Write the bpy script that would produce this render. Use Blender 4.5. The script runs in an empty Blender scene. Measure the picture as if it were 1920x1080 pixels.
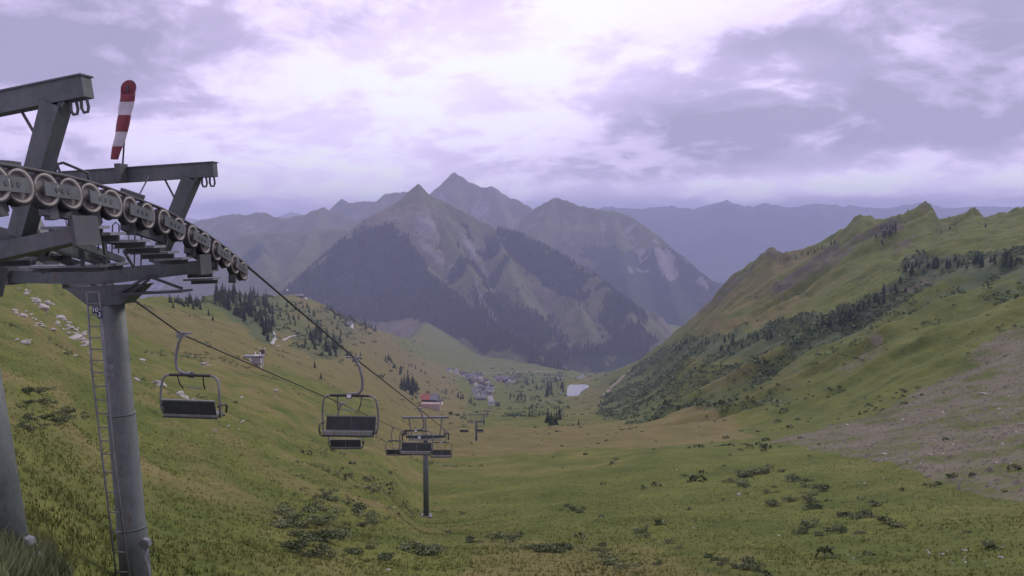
import bpy, math, random
import numpy as np
from mathutils import Vector, Matrix

random.seed(7); RNG = np.random.default_rng(7)
scene = bpy.context.scene
col = scene.collection
R = math.radians

# ------------------------------------------------------------------ camera
F, CX, CY = 1500.0, 960.0, 540.0
PITCH = R(4.27)
cam_d = bpy.data.cameras.new('camera'); cam = bpy.data.objects.new('camera', cam_d); col.objects.link(cam)
cam_d.sensor_width = 36; cam_d.lens = F / 1920 * 36; cam_d.clip_start = .1; cam_d.clip_end = 60000
cam.location = (0, 0, 0); cam.rotation_euler = (R(90) - PITCH, 0, 0)
scene.camera = cam
CP, SP = math.cos(PITCH), math.sin(PITCH)

def P(u, v, d):
    """world point at forward distance d seen at photo position u, v"""
    a = (u - CX) / F; b = -(v - CY) / F
    y = CP + b * SP; z = b * CP - SP
    return Vector((a, y, z)) * (d / y)

def project(x, y, z):
    f = y * CP - z * SP; up = y * SP + z * CP
    f = np.maximum(f, .01)
    return CX + F * x / f, CY - F * up / f

# ------------------------------------------------------------------ world
SUN_EL, SUN_AZ = R(36), R(38)
w = bpy.data.worlds.new('World'); scene.world = w; w.use_nodes = True
nt = w.node_tree; nt.nodes.clear()
def N(tree, kind, **kw):
    n = tree.nodes.new(kind)
    for k, v in kw.items():
        if k.startswith('i_'): n.inputs[int(k[2:])].default_value = v
        else: setattr(n, k, v)
    return n
def L(tree, a, b): tree.links.new(a, b)
def math_node(tree, op, a, b=None, c=None, clamp=False):
    n = tree.nodes.new('ShaderNodeMath'); n.operation = op; n.use_clamp = clamp
    for i, x in enumerate((a, b, c)):
        if x is None: continue
        if isinstance(x, (int, float)): n.inputs[i].default_value = x
        else: tree.links.new(x, n.inputs[i])
    return n.outputs[0]
def ramp(tree, fac, stops, interp='EASE'):
    n = tree.nodes.new('ShaderNodeValToRGB'); n.color_ramp.interpolation = interp
    cr = n.color_ramp
    while len(cr.elements) < len(stops): cr.elements.new(.5)
    for e, (p, c) in zip(cr.elements, stops):
        e.position = p; e.color = (*c, 1) if len(c) == 3 else c
    if fac is not None: tree.links.new(fac, n.inputs[0])
    return n.outputs[0]
def noise(tree, vec, scale, detail=5, rough=.55, dist=0.0, out=0):
    n = tree.nodes.new('ShaderNodeTexNoise'); n.inputs['Scale'].default_value = scale
    n.inputs['Detail'].default_value = detail; n.inputs['Roughness'].default_value = rough
    n.inputs['Distortion'].default_value = dist
    if vec is not None: tree.links.new(vec, n.inputs['Vector'])
    return n.outputs[out]

sky = N(nt, 'ShaderNodeTexSky', sky_type='NISHITA', sun_disc=False, sun_elevation=SUN_EL, sun_rotation=SUN_AZ)
sky.altitude = 1900
bg_sky = N(nt, 'ShaderNodeBackground', i_1=.09); L(nt, sky.outputs[0], bg_sky.inputs[0])
tc = N(nt, 'ShaderNodeTexCoord')
D = tc.outputs['Generated']
sep = N(nt, 'ShaderNodeSeparateXYZ'); L(nt, D, sep.inputs[0])
dz = math_node(nt, 'ADD', math_node(nt, 'MAXIMUM', sep.outputs[2], 0.0), .30)
comb = N(nt, 'ShaderNodeCombineXYZ')
L(nt, math_node(nt, 'DIVIDE', sep.outputs[0], dz), comb.inputs[0])
L(nt, math_node(nt, 'DIVIDE', sep.outputs[1], dz), comb.inputs[1])
comb.inputs[2].default_value = 3.7
cl = comb.outputs[0]
n_big = noise(nt, cl, .9, 3, .5)
n_mid = noise(nt, cl, 3.1, 10, .56, .35)
n_puff = noise(nt, cl, 7.5, 8, .6, .5)
edge = N(nt, 'ShaderNodeMapRange', interpolation_type='SMOOTHSTEP'); L(nt, math_node(nt, 'ADD', n_mid, math_node(nt, 'MULTIPLY', math_node(nt, 'SUBTRACT', n_puff, .5), .30)), edge.inputs[0])
edge.inputs[1].default_value = .40; edge.inputs[2].default_value = .60; edge.inputs[3].default_value = 0; edge.inputs[4].default_value = 1
val = math_node(nt, 'ADD', math_node(nt, 'MULTIPLY', edge.outputs[0], .28), math_node(nt, 'MULTIPLY', n_big, .45))
val = math_node(nt, 'ADD', val, math_node(nt, 'MULTIPLY', n_mid, .35))
val = math_node(nt, 'ADD', val, math_node(nt, 'MULTIPLY', n_puff, .20))
def bank(u, v, su, sv, amount, value):
    """a cloud bank (or a thin bright place) centred on a direction of the sky"""
    c = P(u, v, 1).normalized(); e1 = Vector((0, 0, 1)).cross(c).normalized(); e2 = c.cross(e1)
    outs = []
    for e, s in ((e1, su / F), (e2, sv / F)):
        d_ = N(nt, 'ShaderNodeVectorMath', operation='DOT_PRODUCT'); L(nt, D, d_.inputs[0]); d_.inputs[1].default_value = e / s
        outs.append(math_node(nt, 'POWER', d_.outputs['Value'], 2.0))
    fr = N(nt, 'ShaderNodeVectorMath', operation='DOT_PRODUCT'); L(nt, D, fr.inputs[0]); fr.inputs[1].default_value = c
    g = math_node(nt, 'POWER', 2.718, math_node(nt, 'MULTIPLY', math_node(nt, 'ADD', outs[0], outs[1]), -1.0))
    g = math_node(nt, 'MULTIPLY', g, math_node(nt, 'GREATER_THAN', fr.outputs['Value'], 0.0))
    return math_node(nt, 'ADD', value, math_node(nt, 'MULTIPLY', g, amount))
val = bank(860, 140, 440, 210, .30, val)
val = bank(560, 260, 330, 110, .16, val)
val = bank(1650, 310, 330, 40, .15, val)
val = bank(1370, 245, 300, 60, -.34, val)
val = bank(1180, 300, 260, 34, -.20, val)
val = bank(1450, 60, 260, 45, -.14, val)
val = bank(1850, 170, 170, 120, -.26, val)
val = bank(120, 90, 330, 130, -.30, val)
val = bank(640, 20, 130, 40, -.20, val)
val = bank(600, 335, 300, 45, .20, val)
val = bank(1600, 348, 400, 22, .30, val)
val = bank(1480, 390, 420, 17, -.40, val)
cloud = ramp(nt, math_node(nt, 'SUBTRACT', val, .22, clamp=True),
             [(.06, (.33, .30, .45)), (.28, (.52, .45, .67)), (.48, (.80, .68, .97)), (.66, (.92, .84, 1.04)), (.84, (.93, .93, .96))], 'LINEAR')
bg_c = N(nt, 'ShaderNodeBackground', i_1=1.0); L(nt, cloud, bg_c.inputs[0])
mixw = N(nt, 'ShaderNodeMixShader', i_0=.94); L(nt, bg_sky.outputs[0], mixw.inputs[1]); L(nt, bg_c.outputs[0], mixw.inputs[2])
wo = N(nt, 'ShaderNodeOutputWorld'); L(nt, mixw.outputs[0], wo.inputs[0])

# ------------------------------------------------------------------ sun, exposure
sd = bpy.data.lights.new('sun', 'SUN'); sd.energy = 1.4; sd.angle = R(10); sd.color = (1, .95, .88)
sun = bpy.data.objects.new('sun', sd); col.objects.link(sun)
sun_dir = Vector((math.sin(SUN_AZ) * math.cos(SUN_EL), math.cos(SUN_AZ) * math.cos(SUN_EL), math.sin(SUN_EL)))
sun.rotation_euler = sun_dir.to_track_quat('Z', 'Y').to_euler()
scene.view_settings.view_transform = 'Standard'; scene.view_settings.look = 'None'
scene.view_settings.exposure = 0.36; scene.view_settings.gamma = 1.0; scene.view_settings.use_curve_mapping = False
scene.render.engine = 'CYCLES'
cy = scene.cycles
cy.use_denoising = True; cy.max_bounces = 5; cy.diffuse_bounces = 2; cy.glossy_bounces = 2; cy.transmission_bounces = 2
cy.transparent_max_bounces = 6; cy.volume_bounces = 1; cy.caustics_reflective = False; cy.caustics_refractive = False

# ------------------------------------------------------------------ helpers
def tag(o, label=None, cat=None, group=None, kind=None):
    if label: o['label'] = label
    if cat: o['category'] = cat
    if group: o['group'] = group
    if kind: o['kind'] = kind
    return o
def empty(name, loc=(0, 0, 0), rz=0.0):
    o = bpy.data.objects.new(name, None); o.empty_display_size = .3; col.objects.link(o)
    o.location = loc; o.rotation_euler = (0, 0, rz); return o
def np_mesh(name, verts, faces, smooth=False):
    """verts (n,3) array, faces (m,3|4) array"""
    me = bpy.data.meshes.new(name); verts = np.asarray(verts, np.float32); faces = np.asarray(faces, np.int32)
    me.vertices.add(len(verts)); me.vertices.foreach_set('co', verts.ravel())
    k = faces.shape[1]
    me.loops.add(faces.size); me.loops.foreach_set('vertex_index', faces.ravel())
    me.polygons.add(len(faces)); me.polygons.foreach_set('loop_start', np.arange(len(faces), dtype=np.int32) * k)
    me.polygons.foreach_set('loop_total', np.full(len(faces), k, np.int32))
    me.polygons.foreach_set('use_smooth', np.full(len(faces), smooth))
    me.update(); me.validate(); return me
def link(name, me, mat, parent=None, loc=(0, 0, 0)):
    o = bpy.data.objects.new(name, me); col.objects.link(o)
    if mat is not None and len(me.materials) == 0: me.materials.append(mat)
    o.location = loc
    if parent is not None: o.parent = parent
    return o
def copy_tree(o, parent=None):
    c = o.copy(); col.objects.link(c); c.parent = parent
    for ch in o.children: copy_tree(ch, c)
    return c

class MB:
    def __init__(self): self.v = []; self.f = []
    def add(self, vs, fs):
        n = len(self.v); self.v += [tuple(x) for x in vs]; self.f += [tuple(i + n for i in f) for f in fs]; return self
    def box(self, c, ax, ay, az, sx, sy, sz, taper=1.0):
        c = Vector(c); vs = []
        for k in (-1, 1):
            t = taper if k > 0 else 1
            for i, j in ((-1, -1), (1, -1), (1, 1), (-1, 1)):
                vs.append(c + ax * (i * sx / 2 * t) + ay * (j * sy / 2 * t) + az * (k * sz / 2))
        return self.add(vs, [(3, 2, 1, 0), (4, 5, 6, 7), (0, 1, 5, 4), (1, 2, 6, 5), (2, 3, 7, 6), (3, 0, 4, 7)])
    def beam(self, a, b, w_, h_, up=Vector((0, 0, 1)), w2=None, h2=None):
        a = Vector(a); b = Vector(b); y = (b - a).normalized(); x = y.cross(up)
        if x.length < 1e-4: x = Vector((1, 0, 0))
        x.normalize(); z = x.cross(y); w2 = w2 or w_; h2 = h2 or h_; vs = []
        for p, ww, hh in ((a, w_, h_), (b, w2, h2)):
            for i, j in ((-1, -1), (1, -1), (1, 1), (-1, 1)): vs.append(p + x * (i * ww / 2) + z * (j * hh / 2))
        return self.add(vs, [(3, 2, 1, 0), (4, 5, 6, 7), (0, 1, 5, 4), (1, 2, 6, 5), (2, 3, 7, 6), (3, 0, 4, 7)])
    def tube(self, pts, r, seg=8, r2=None, closed=False):
        pts = [Vector(p) for p in pts]; n = len(pts); rings = []; up = None
        for i, p in enumerate(pts):
            if closed: t = pts[(i + 1) % n] - pts[i - 1]
            else: t = pts[min(i + 1, n - 1)] - pts[max(i - 1, 0)]
            t.normalize()
            if up is None: up = t.orthogonal().normalized()
            up = (up - t * up.dot(t)); up = up.normalized() if up.length > 1e-6 else t.orthogonal().normalized()
            s = t.cross(up); rr = r if r2 is None else r + (r2 - r) * i / max(n - 1, 1)
            rings.append([p + (up * math.cos(a) + s * math.sin(a)) * rr for a in (2 * math.pi * k / seg for k in range(seg))])
        vs = [q for ring in rings for q in ring]; fs = []
        for i in range(n if closed else n - 1):
            for k in range(seg):
                a = i * seg + k; b = i * seg + (k + 1) % seg; c = ((i + 1) % n) * seg + (k + 1) % seg; d = ((i + 1) % n) * seg + k
                fs.append((a, b, c, d))
        if not closed: fs += [tuple(range(seg))[::-1], tuple((n - 1) * seg + k for k in range(seg))]
        return self.add(vs, fs)
    def lathe(self, o, axis, prof, seg=24):
        """prof: list of (along, radius) closed loop revolved round axis"""
        o = Vector(o); axis = Vector(axis).normalized(); u = axis.orthogonal().normalized(); s = axis.cross(u); m = len(prof)
        vs = [o + axis * a + (u * math.cos(t) + s * math.sin(t)) * r for t in (2 * math.pi * k / seg for k in range(seg)) for a, r in prof]
        fs = [(k * m + i, k * m + (i + 1) % m, ((k + 1) % seg) * m + (i + 1) % m, ((k + 1) % seg) * m + i) for k in range(seg) for i in range(m)]
        return self.add(vs, fs)
    def mesh(self, name, origin=Vector((0, 0, 0)), smooth=False):
        me = bpy.data.meshes.new(name); me.from_pydata([tuple(Vector(p) - origin) for p in self.v], [], self.f)
        if smooth: me.polygons.foreach_set('use_smooth', [True] * len(me.polygons))
        me.update(); return me
    def build(self, name, mat, parent=None, smooth=False, origin=None):
        if origin is None:
            root = parent
            while root is not None and root.parent is not None: root = root.parent
            origin = root.location.copy() if root is not None else Vector((0, 0, 0))
        return link(name, self.mesh(name, origin, smooth), mat, parent)

# world positions of parents (empties get location only, no rotation) so no depsgraph update is needed
def thing(name, loc, label, cat, group=None):
    o = empty(name, loc); o.matrix_world = Matrix.Translation(Vector(loc)); return tag(o, label, cat, group)

# ---- numpy noise
PERM = RNG.permutation(4096); GR = RNG.uniform(0, 2 * np.pi, 4096)
def perlin(x, y, seed=0):
    xi = np.floor(x).astype(np.int64); yi = np.floor(y).astype(np.int64); xf = x - xi; yf = y - yi
    def g(ix, iy, fx, fy):
        a = GR[PERM[(PERM[(ix + seed * 131) & 4095] + iy) & 4095]]; return np.cos(a) * fx + np.sin(a) * fy
    uu = xf * xf * xf * (xf * (xf * 6 - 15) + 10); vv = yf * yf * yf * (yf * (yf * 6 - 15) + 10)
    a = g(xi, yi, xf, yf); b = g(xi + 1, yi, xf - 1, yf); c = g(xi, yi + 1, xf, yf - 1); d = g(xi + 1, yi + 1, xf - 1, yf - 1)
    return (a + uu * (b - a)) + vv * ((c + uu * (d - c)) - (a + uu * (b - a)))
def fbm(x, y, wl, octv=4, seed=0, gain=.5, ridged=False):
    t = 0; amp = 1.0; f = 1.0 / wl; tot = 0
    for o in range(octv):
        n = perlin(x * f + 17.3 * o, y * f - 9.1 * o, seed + o)
        if ridged: n = 1 - 2.2 * np.abs(n)
        t = t + n * amp; tot += amp; amp *= gain; f *= 2.03
    return t / tot * (1 if ridged else 1.6)
def smooth01(x, a, b): t = np.clip((x - a) / (b - a), 0, 1); return t * t * (3 - 2 * t)
def in_poly(u, v, poly):
    ins = np.zeros(u.shape, bool); n = len(poly); j = n - 1
    for i in range(n):
        xi, yi = poly[i]; xj, yj = poly[j]
        c = ((yi > v) != (yj > v)) & (u < (xj - xi) * (v - yi) / (yj - yi + 1e-9) + xi)
        ins ^= c; j = i
    return ins
def pchip(xk, yk, x):
    xk = np.asarray(xk, float); yk = np.asarray(yk, float); h = np.diff(xk); dl = np.diff(yk) / h; m = np.zeros_like(yk)
    s = dl[:-1] * dl[1:] > 0; w1 = 2 * h[1:] + h[:-1]; w2 = h[1:] + 2 * h[:-1]
    with np.errstate(divide='ignore', invalid='ignore'):
        mm = (w1 + w2) / (w1 / dl[:-1] + w2 / dl[1:])
    m[1:-1] = np.where(s, mm, 0); m[0] = dl[0]; m[-1] = dl[-1]
    i = np.clip(np.searchsorted(xk, x) - 1, 0, len(xk) - 2); t = (x - xk[i]) / h[i]
    return ((1 + 2 * t) * (1 - t) ** 2 * yk[i] + t * (1 - t) ** 2 * h[i] * m[i] + t * t * (3 - 2 * t) * yk[i + 1] + t * t * (t - 1) * h[i] * m[i + 1])

# ------------------------------------------------------------------ materials
def mat_new(name):
    m = bpy.data.materials.new(name); m.use_nodes = True; t = m.node_tree
    b = t.nodes['Principled BSDF']; return m, t, b
def simple(name, c, rough=.6, metal=0.0, var=.25, scale=6.0, spec=.4, bump=0.0, c2=None):
    m, t, b = mat_new(name)
    tcx = N(t, 'ShaderNodeTexCoord'); nz = noise(t, tcx.outputs['Object'], scale, 6, .65)
    lo = c2 if c2 else tuple(x * (1 - var) for x in c); hi = tuple(min(1, x * (1 + var)) for x in c)
    L(t, ramp(t, nz, [(.3, lo), (.7, hi)], 'LINEAR'), b.inputs['Base Color'])
    rr = N(t, 'ShaderNodeMapRange'); L(t, nz, rr.inputs[0]); rr.inputs[3].default_value = max(rough - .12, 0); rr.inputs[4].default_value = min(1, rough + .12)
    L(t, rr.outputs[0], b.inputs['Roughness']); b.inputs['Metallic'].default_value = metal; b.inputs['Specular IOR Level'].default_value = spec
    if bump:
        bn = N(t, 'ShaderNodeBump'); bn.inputs['Strength'].default_value = bump; bn.inputs['Distance'].default_value = .02
        L(t, nz, bn.inputs['Height']); L(t, bn.outputs[0], b.inputs['Normal'])
    return m
def leaf_mat(name, dark, light, scale=.6, rnd=.35):
    m, t, b = mat_new(name)
    g = N(t, 'ShaderNodeNewGeometry'); oi = N(t, 'ShaderNodeObjectInfo')
    nz = noise(t, g.outputs['Position'], scale, 4, .6)
    f = math_node(t, 'ADD', math_node(t, 'MULTIPLY', nz, 1.0), math_node(t, 'MULTIPLY', math_node(t, 'SUBTRACT', oi.outputs['Random'], .5), rnd))
    f = math_node(t, 'ADD', f, math_node(t, 'MULTIPLY', math_node(t, 'SUBTRACT', g.outputs['Random Per Island'], .5), .3))
    L(t, ramp(t, f, [(.25, dark), (.75, light)], 'LINEAR'), b.inputs['Base Color'])
    b.inputs['Roughness'].default_value = .75; b.inputs['Specular IOR Level'].default_value = .15
    return m

def terrain_mat(name, grass_a, grass_b, dry_a, dry_b, wood_a, wood_b, rock_a, rock_b, k=1.0, near=False):
    """land cover from the 'cover' attribute: r woody growth, g dry grass, b bare rock or gravel; grain from noise"""
    m, t, b = mat_new(name)
    at = N(t, 'ShaderNodeAttribute', attribute_name='cover'); s = N(t, 'ShaderNodeSeparateColor'); L(t, at.outputs['Color'], s.inputs[0])
    g = N(t, 'ShaderNodeNewGeometry'); p = g.outputs['Position']
    big = noise(t, p, .011 * k, 6, .62); mid = noise(t, p, .09 * k, 6, .68, .3); fine = noise(t, p, .9 * k, 6, .75)
    mp = N(t, 'ShaderNodeMapping'); mp.inputs['Scale'].default_value = (1, .35, 1.4); L(t, p, mp.inputs[0])
    streak = noise(t, mp.outputs[0], .16 * k, 6, .7, .6)
    def mixc(f, a, c):
        n = N(t, 'ShaderNodeMix', data_type='RGBA'); L(t, f, n.inputs[0])
        for x, i in ((a, 6), (c, 7)):
            if isinstance(x, tuple): n.inputs[i].default_value = (*x, 1)
            else: L(t, x, n.inputs[i])
        return n.outputs[2]
    def sharp(f, lo, hi):
        n = N(t, 'ShaderNodeMapRange', clamp=True, interpolation_type='SMOOTHSTEP'); L(t, f, n.inputs[0]); n.inputs[1].default_value = lo; n.inputs[2].default_value = hi
        return n.outputs[0]
    var = math_node(t, 'ADD', math_node(t, 'MULTIPLY', mid, .55), math_node(t, 'ADD', math_node(t, 'MULTIPLY', fine, .45), math_node(t, 'MULTIPLY', streak, .25)))
    gr = ramp(t, var, [(.45, grass_a), (.77, grass_b)], 'LINEAR')
    dr = ramp(t, var, [(.42, dry_a), (.80, dry_b)], 'LINEAR')
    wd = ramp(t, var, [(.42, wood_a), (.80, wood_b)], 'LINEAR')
    rk = ramp(t, math_node(t, 'ADD', math_node(t, 'MULTIPLY', mid, .35), math_node(t, 'ADD', math_node(t, 'MULTIPLY', fine, .55), math_node(t, 'MULTIPLY', streak, .3))), [(.42, rock_a), (.62, tuple((x + y) / 2 for x, y in zip(rock_a, rock_b))), (.82, rock_b)], 'LINEAR')
    dk = N(t, 'ShaderNodeMix', data_type='RGBA', blend_type='MULTIPLY'); dk.inputs[0].default_value = 1; L(t, rk, dk.inputs[6])
    dk2 = N(t, 'ShaderNodeMapRange'); L(t, at.outputs['Alpha'], dk2.inputs[0]); dk2.inputs[3].default_value = .5; L(t, dk2.outputs[0], dk.inputs[7]); rk = dk.outputs[2]
    jit = math_node(t, 'MULTIPLY', math_node(t, 'SUBTRACT', math_node(t, 'ADD', mid, streak), 1.0), .9)
    dryf = sharp(math_node(t, 'ADD', s.outputs[1], math_node(t, 'ADD', jit, math_node(t, 'MULTIPLY', math_node(t, 'SUBTRACT', big, .5), .9))), .1, .8)
    c = mixc(dryf, gr, dr)
    c = mixc(sharp(math_node(t, 'ADD', s.outputs[0], jit), .3, .62), c, wd)
    c = mixc(sharp(math_node(t, 'ADD', s.outputs[2], math_node(t, 'MULTIPLY', jit, .9)), .35, .6), c, rk)
    L(t, c, b.inputs['Base Color']); b.inputs['Roughness'].default_value = .95; b.inputs['Specular IOR Level'].default_value = .1
    bn = N(t, 'ShaderNodeBump'); bn.inputs['Strength'].default_value = .55; bn.inputs['Distance'].default_value = .35 / k
    L(t, math_node(t, 'ADD', fine, math_node(t, 'MULTIPLY', mid, 2.5)), bn.inputs['Height']); L(t, bn.outputs[0], b.inputs['Normal'])
    return m

def weathered(name, c, c2, rust=.04, rough=.6):
    m, t, b = mat_new(name); tcx = N(t, 'ShaderNodeTexCoord'); p = tcx.outputs['Object']
    mp = N(t, 'ShaderNodeMapping'); mp.inputs['Scale'].default_value = (1, 1, .22); L(t, p, mp.inputs[0])
    a = noise(t, p, 1.4, 7, .7); st = noise(t, mp.outputs[0], 5.5, 6, .7, .3); spk = noise(t, p, 22, 4, .7)
    v = math_node(t, 'ADD', math_node(t, 'MULTIPLY', a, .5), math_node(t, 'ADD', math_node(t, 'MULTIPLY', st, .35), math_node(t, 'MULTIPLY', spk, .2)))
    base = ramp(t, v, [(.40, c2), (.66, c)], 'LINEAR')
    mx = N(t, 'ShaderNodeMix', data_type='RGBA'); L(t, ramp(t, math_node(t, 'MULTIPLY', st, math_node(t, 'ADD', a, .45)), [(.60 - rust, (0, 0, 0)), (.72 - rust, (.75, .75, .75))], 'LINEAR'), mx.inputs[0]); L(t, base, mx.inputs[6]); mx.inputs[7].default_value = (.085, .05, .03, 1)
    L(t, mx.outputs[2], b.inputs['Base Color']); b.inputs['Roughness'].default_value = rough; b.inputs['Metallic'].default_value = .1; b.inputs['Specular IOR Level'].default_value = .35
    bn = N(t, 'ShaderNodeBump'); bn.inputs['Strength'].default_value = .15; bn.inputs['Distance'].default_value = .01; L(t, spk, bn.inputs['Height']); L(t, bn.outputs[0], b.inputs['Normal'])
    return m
M = {}
M['ground'] = terrain_mat('meadow_slope', (.042, .066, .010), (.132, .148, .030), (.082, .076, .022), (.175, .152, .054),
                          (.034, .056, .024), (.088, .116, .050), (.076, .070, .042), (.190, .176, .120))
M['mount'] = terrain_mat('mountain_slope', (.046, .064, .022), (.135, .140, .056), (.085, .080, .044), (.185, .165, .100),
                         (.014, .024, .014), (.034, .052, .022), (.085, .08, .072), (.30, .28, .255), k=.16)
M['steel'] = weathered('painted_steel', (.098, .112, .110), (.042, .052, .050), .03)
M['pole'] = weathered('galvanised_pole', (.150, .170, .158), (.062, .078, .068), .05)
M['dark'] = simple('dark_steel', (.055, .06, .06), .6, .2, .35, 2.0)
M['grate'] = simple('galvanised_grating', (.17, .18, .185), .55, .3, .3, 3.0)
M['rubber'] = simple('rubber', (.022, .022, .024), .8, 0, .3, 8)
M['rim'] = simple('worn_rim', (.23, .215, .18), .6, .2, .4, 5)
M['hub'] = simple('sheave_disc', (.15, .14, .125), .6, .3, .35, 4)
M['rope'] = simple('wire_rope', (.035, .035, .036), .6, .3, .3, 30)
M['chair_tube'] = simple('grey_tube', (.17, .175, .18), .5, .3, .25, 5)
M['chair_dark'] = simple('dark_tube', (.03, .032, .034), .5, .2, .25, 5)
M['seat'] = simple('seat_plastic', (.030, .036, .034), .65, 0, .35, 3)
M['seat_edge'] = simple('seat_edge', (.17, .18, .16), .6, 0, .3, 4)
M['white'] = simple('white_plate', (.72, .72, .74), .6, 0, .08, 6)
M['blue'] = simple('blue_plate', (.012, .022, .085), .5, 0, .2, 6)
M['red'] = simple('red_cloth', (.145, .032, .040), .85, 0, .3, 5)
M['cloth'] = simple('white_cloth', (.36, .34, .36), .85, 0, .2, 5)
M['mast'] = simple('thin_mast', (.06, .062, .07), .5, .3, .2, 5)
M['bark'] = simple('bark', (.055, .04, .028), .9, 0, .4, 6)
M['spruce'] = leaf_mat('spruce_needles', (.010, .022, .010), (.040, .068, .024), .5)
M['forest'] = leaf_mat('forest_needles', (.008, .017, .009), (.044, .064, .028), .02, 0)
M['bush'] = leaf_mat('bush_leaves', (.050, .074, .026), (.170, .195, .085), .9)
M['shrub'] = leaf_mat('shrub_leaves', (.046, .078, .028), (.150, .195, .075), .03, 0)
M['tuft'] = leaf_mat('grass_blades', (.055, .076, .014), (.150, .152, .040), .25, 0)
M['gravel'] = simple('grey_gravel', (.19, .175, .13), .95, 0, .35, .8, c2=(.10, .085, .065))
M['stone'] = simple('limestone', (.36, .34, .31), .9, 0, .3, 1.5, bump=.6, c2=(.17, .16, .13))
M['wall_white'] = simple('white_render', (.78, .77, .74), .85, 0, .08, .6)
M['wall_wood'] = simple('brown_timber', (.12, .085, .06), .85, 0, .3, 1.2)
M['wall_pink'] = simple('pale_pink_render', (.40, .30, .27), .85, 0, .15, .6)
M['roof_grey'] = simple('grey_roof', (.19, .19, .20), .7, .1, .25, .7)
M['roof_dark'] = simple('dark_roof', (.06, .058, .062), .75, 0, .25, .7)
M['roof_red'] = simple('red_roof', (.33, .12, .095), .8, 0, .25, .7)
M['glass'] = simple('window_glass', (.03, .035, .045), .2, 0, .2, 3, spec=.6)
M['road'] = simple('pale_road', (.30, .285, .255), .95, 0, .2, .3)
M['asph'] = simple('grey_yard', (.20, .195, .19), .95, 0, .2, .3)
M['track'] = simple('earth_track', (.20, .17, .115), .95, 0, .25, .3)
M['metal_hut'] = simple('metal_sheet', (.34, .32, .36), .45, .3, .2, 1.0)
m, t_, b_ = mat_new('pond_water'); b_.inputs['Base Color'].default_value = (.03, .045, .055, 1); b_.inputs['Roughness'].default_value = .06; b_.inputs['Specular IOR Level'].default_value = .8
g_ = N(t_, 'ShaderNodeNewGeometry'); bn_ = N(t_, 'ShaderNodeBump'); bn_.inputs['Strength'].default_value = .05
L(t_, noise(t_, g_.outputs['Position'], .5, 4), bn_.inputs['Height']); L(t_, bn_.outputs[0], b_.inputs['Normal']); M['water'] = m

# ------------------------------------------------------------------ near terrain (one sheet, lofted along distance)
COLS = {   # photo column : ten (row, metres forward) stations from the frame's foot to the crest
 -900: [(1080, 6), (1000, 9), (900, 15), (800, 24), (740, 34), (670, 48), (580, 70), (500, 98), (430, 125), (390, 150)],
 -300: [(1080, 7), (1000, 10), (900, 17), (800, 27), (740, 38), (680, 54), (610, 78), (540, 108), (480, 138), (445, 165)],
 0:    [(1080, 10), (1000, 15), (900, 24), (800, 38), (740, 52), (680, 70), (620, 96), (560, 130), (515, 160), (488, 190)],
 200:  [(1080, 17), (1000, 26), (900, 40), (800, 62), (740, 84), (680, 115), (640, 150), (600, 190), (570, 235), (546, 290)],
 300:  [(1080, 21), (1000, 32), (900, 48), (810, 74), (750, 100), (690, 140), (650, 190), (610, 250), (583, 310), (563, 400)],
 400:  [(1080, 24), (1000, 36), (900, 56), (820, 82), (760, 112), (700, 160), (650, 225), (615, 310), (590, 430), (552, 640)],
 500:  [(1080, 28), (1000, 42), (900, 66), (820, 98), (760, 140), (710, 200), (675, 280), (640, 420), (600, 620), (556, 900)],
 600:  [(1080, 31), (990, 48), (900, 76), (830, 116), (775, 170), (735, 245), (695, 360), (660, 520), (620, 760), (572, 1100)],
 690:  [(1080, 33), (985, 58), (900, 92), (835, 140), (785, 210), (750, 300), (720, 430), (690, 640), (655, 900), (612, 1300)],
 800:  [(1080, 34), (1020, 58), (970, 92), (890, 140), (830, 205), (795, 300), (772, 500), (740, 800), (700, 1250), (645, 1900)],
 900:  [(1080, 35), (1020, 58), (970, 88), (890, 140), (835, 210), (805, 320), (778, 650), (740, 1050), (705, 1500), (682, 2000)],
 1000: [(1080, 36), (1020, 57), (965, 85), (890, 135), (835, 205), (802, 320), (780, 600), (748, 1000), (714, 1400), (688, 1950)],
 1100: [(1080, 37), (1020, 56), (960, 82), (890, 130), (835, 200), (803, 300), (780, 540), (750, 900), (722, 1250), (700, 1750)],
 1200: [(1080, 38), (1010, 58), (945, 84), (880, 125), (835, 180), (803, 280), (775, 440), (745, 620), (712, 850), (676, 1150)],
 1300: [(1080, 38), (1000, 60), (930, 88), (870, 128), (828, 190), (795, 285), (745, 400), (690, 540), (645, 720), (603, 950)],
 1400: [(1080, 38), (1000, 58), (930, 84), (870, 122), (820, 185), (775, 280), (710, 380), (640, 520), (575, 700), (510, 900)],
 1500: [(1080, 38), (1000, 57), (930, 80), (870, 115), (815, 170), (755, 260), (680, 350), (610, 470), (550, 620), (487, 820)],
 1600: [(1080, 37), (1000, 55), (930, 77), (870, 108), (805, 160), (730, 240), (650, 330), (578, 440), (505, 570), (425, 760)],
 1740: [(1080, 36), (990, 54), (920, 74), (850, 104), (780, 150), (700, 215), (610, 300), (530, 410), (470, 520), (412, 680)],
 1920: [(1080, 34), (980, 52), (900, 70), (820, 100), (740, 145), (650, 205), (560, 280), (490, 370), (450, 460), (413, 580)],
 2200: [(1080, 30), (960, 46), (870, 62), (780, 88), (690, 125), (600, 170), (520, 230), (460, 300), (420, 380), (385, 470)],
 2900: [(1080, 26), (940, 40), (840, 54), (740, 76), (650, 105), (560, 145), (480, 190), (420, 250), (380, 320), (340, 400)],
}
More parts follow.
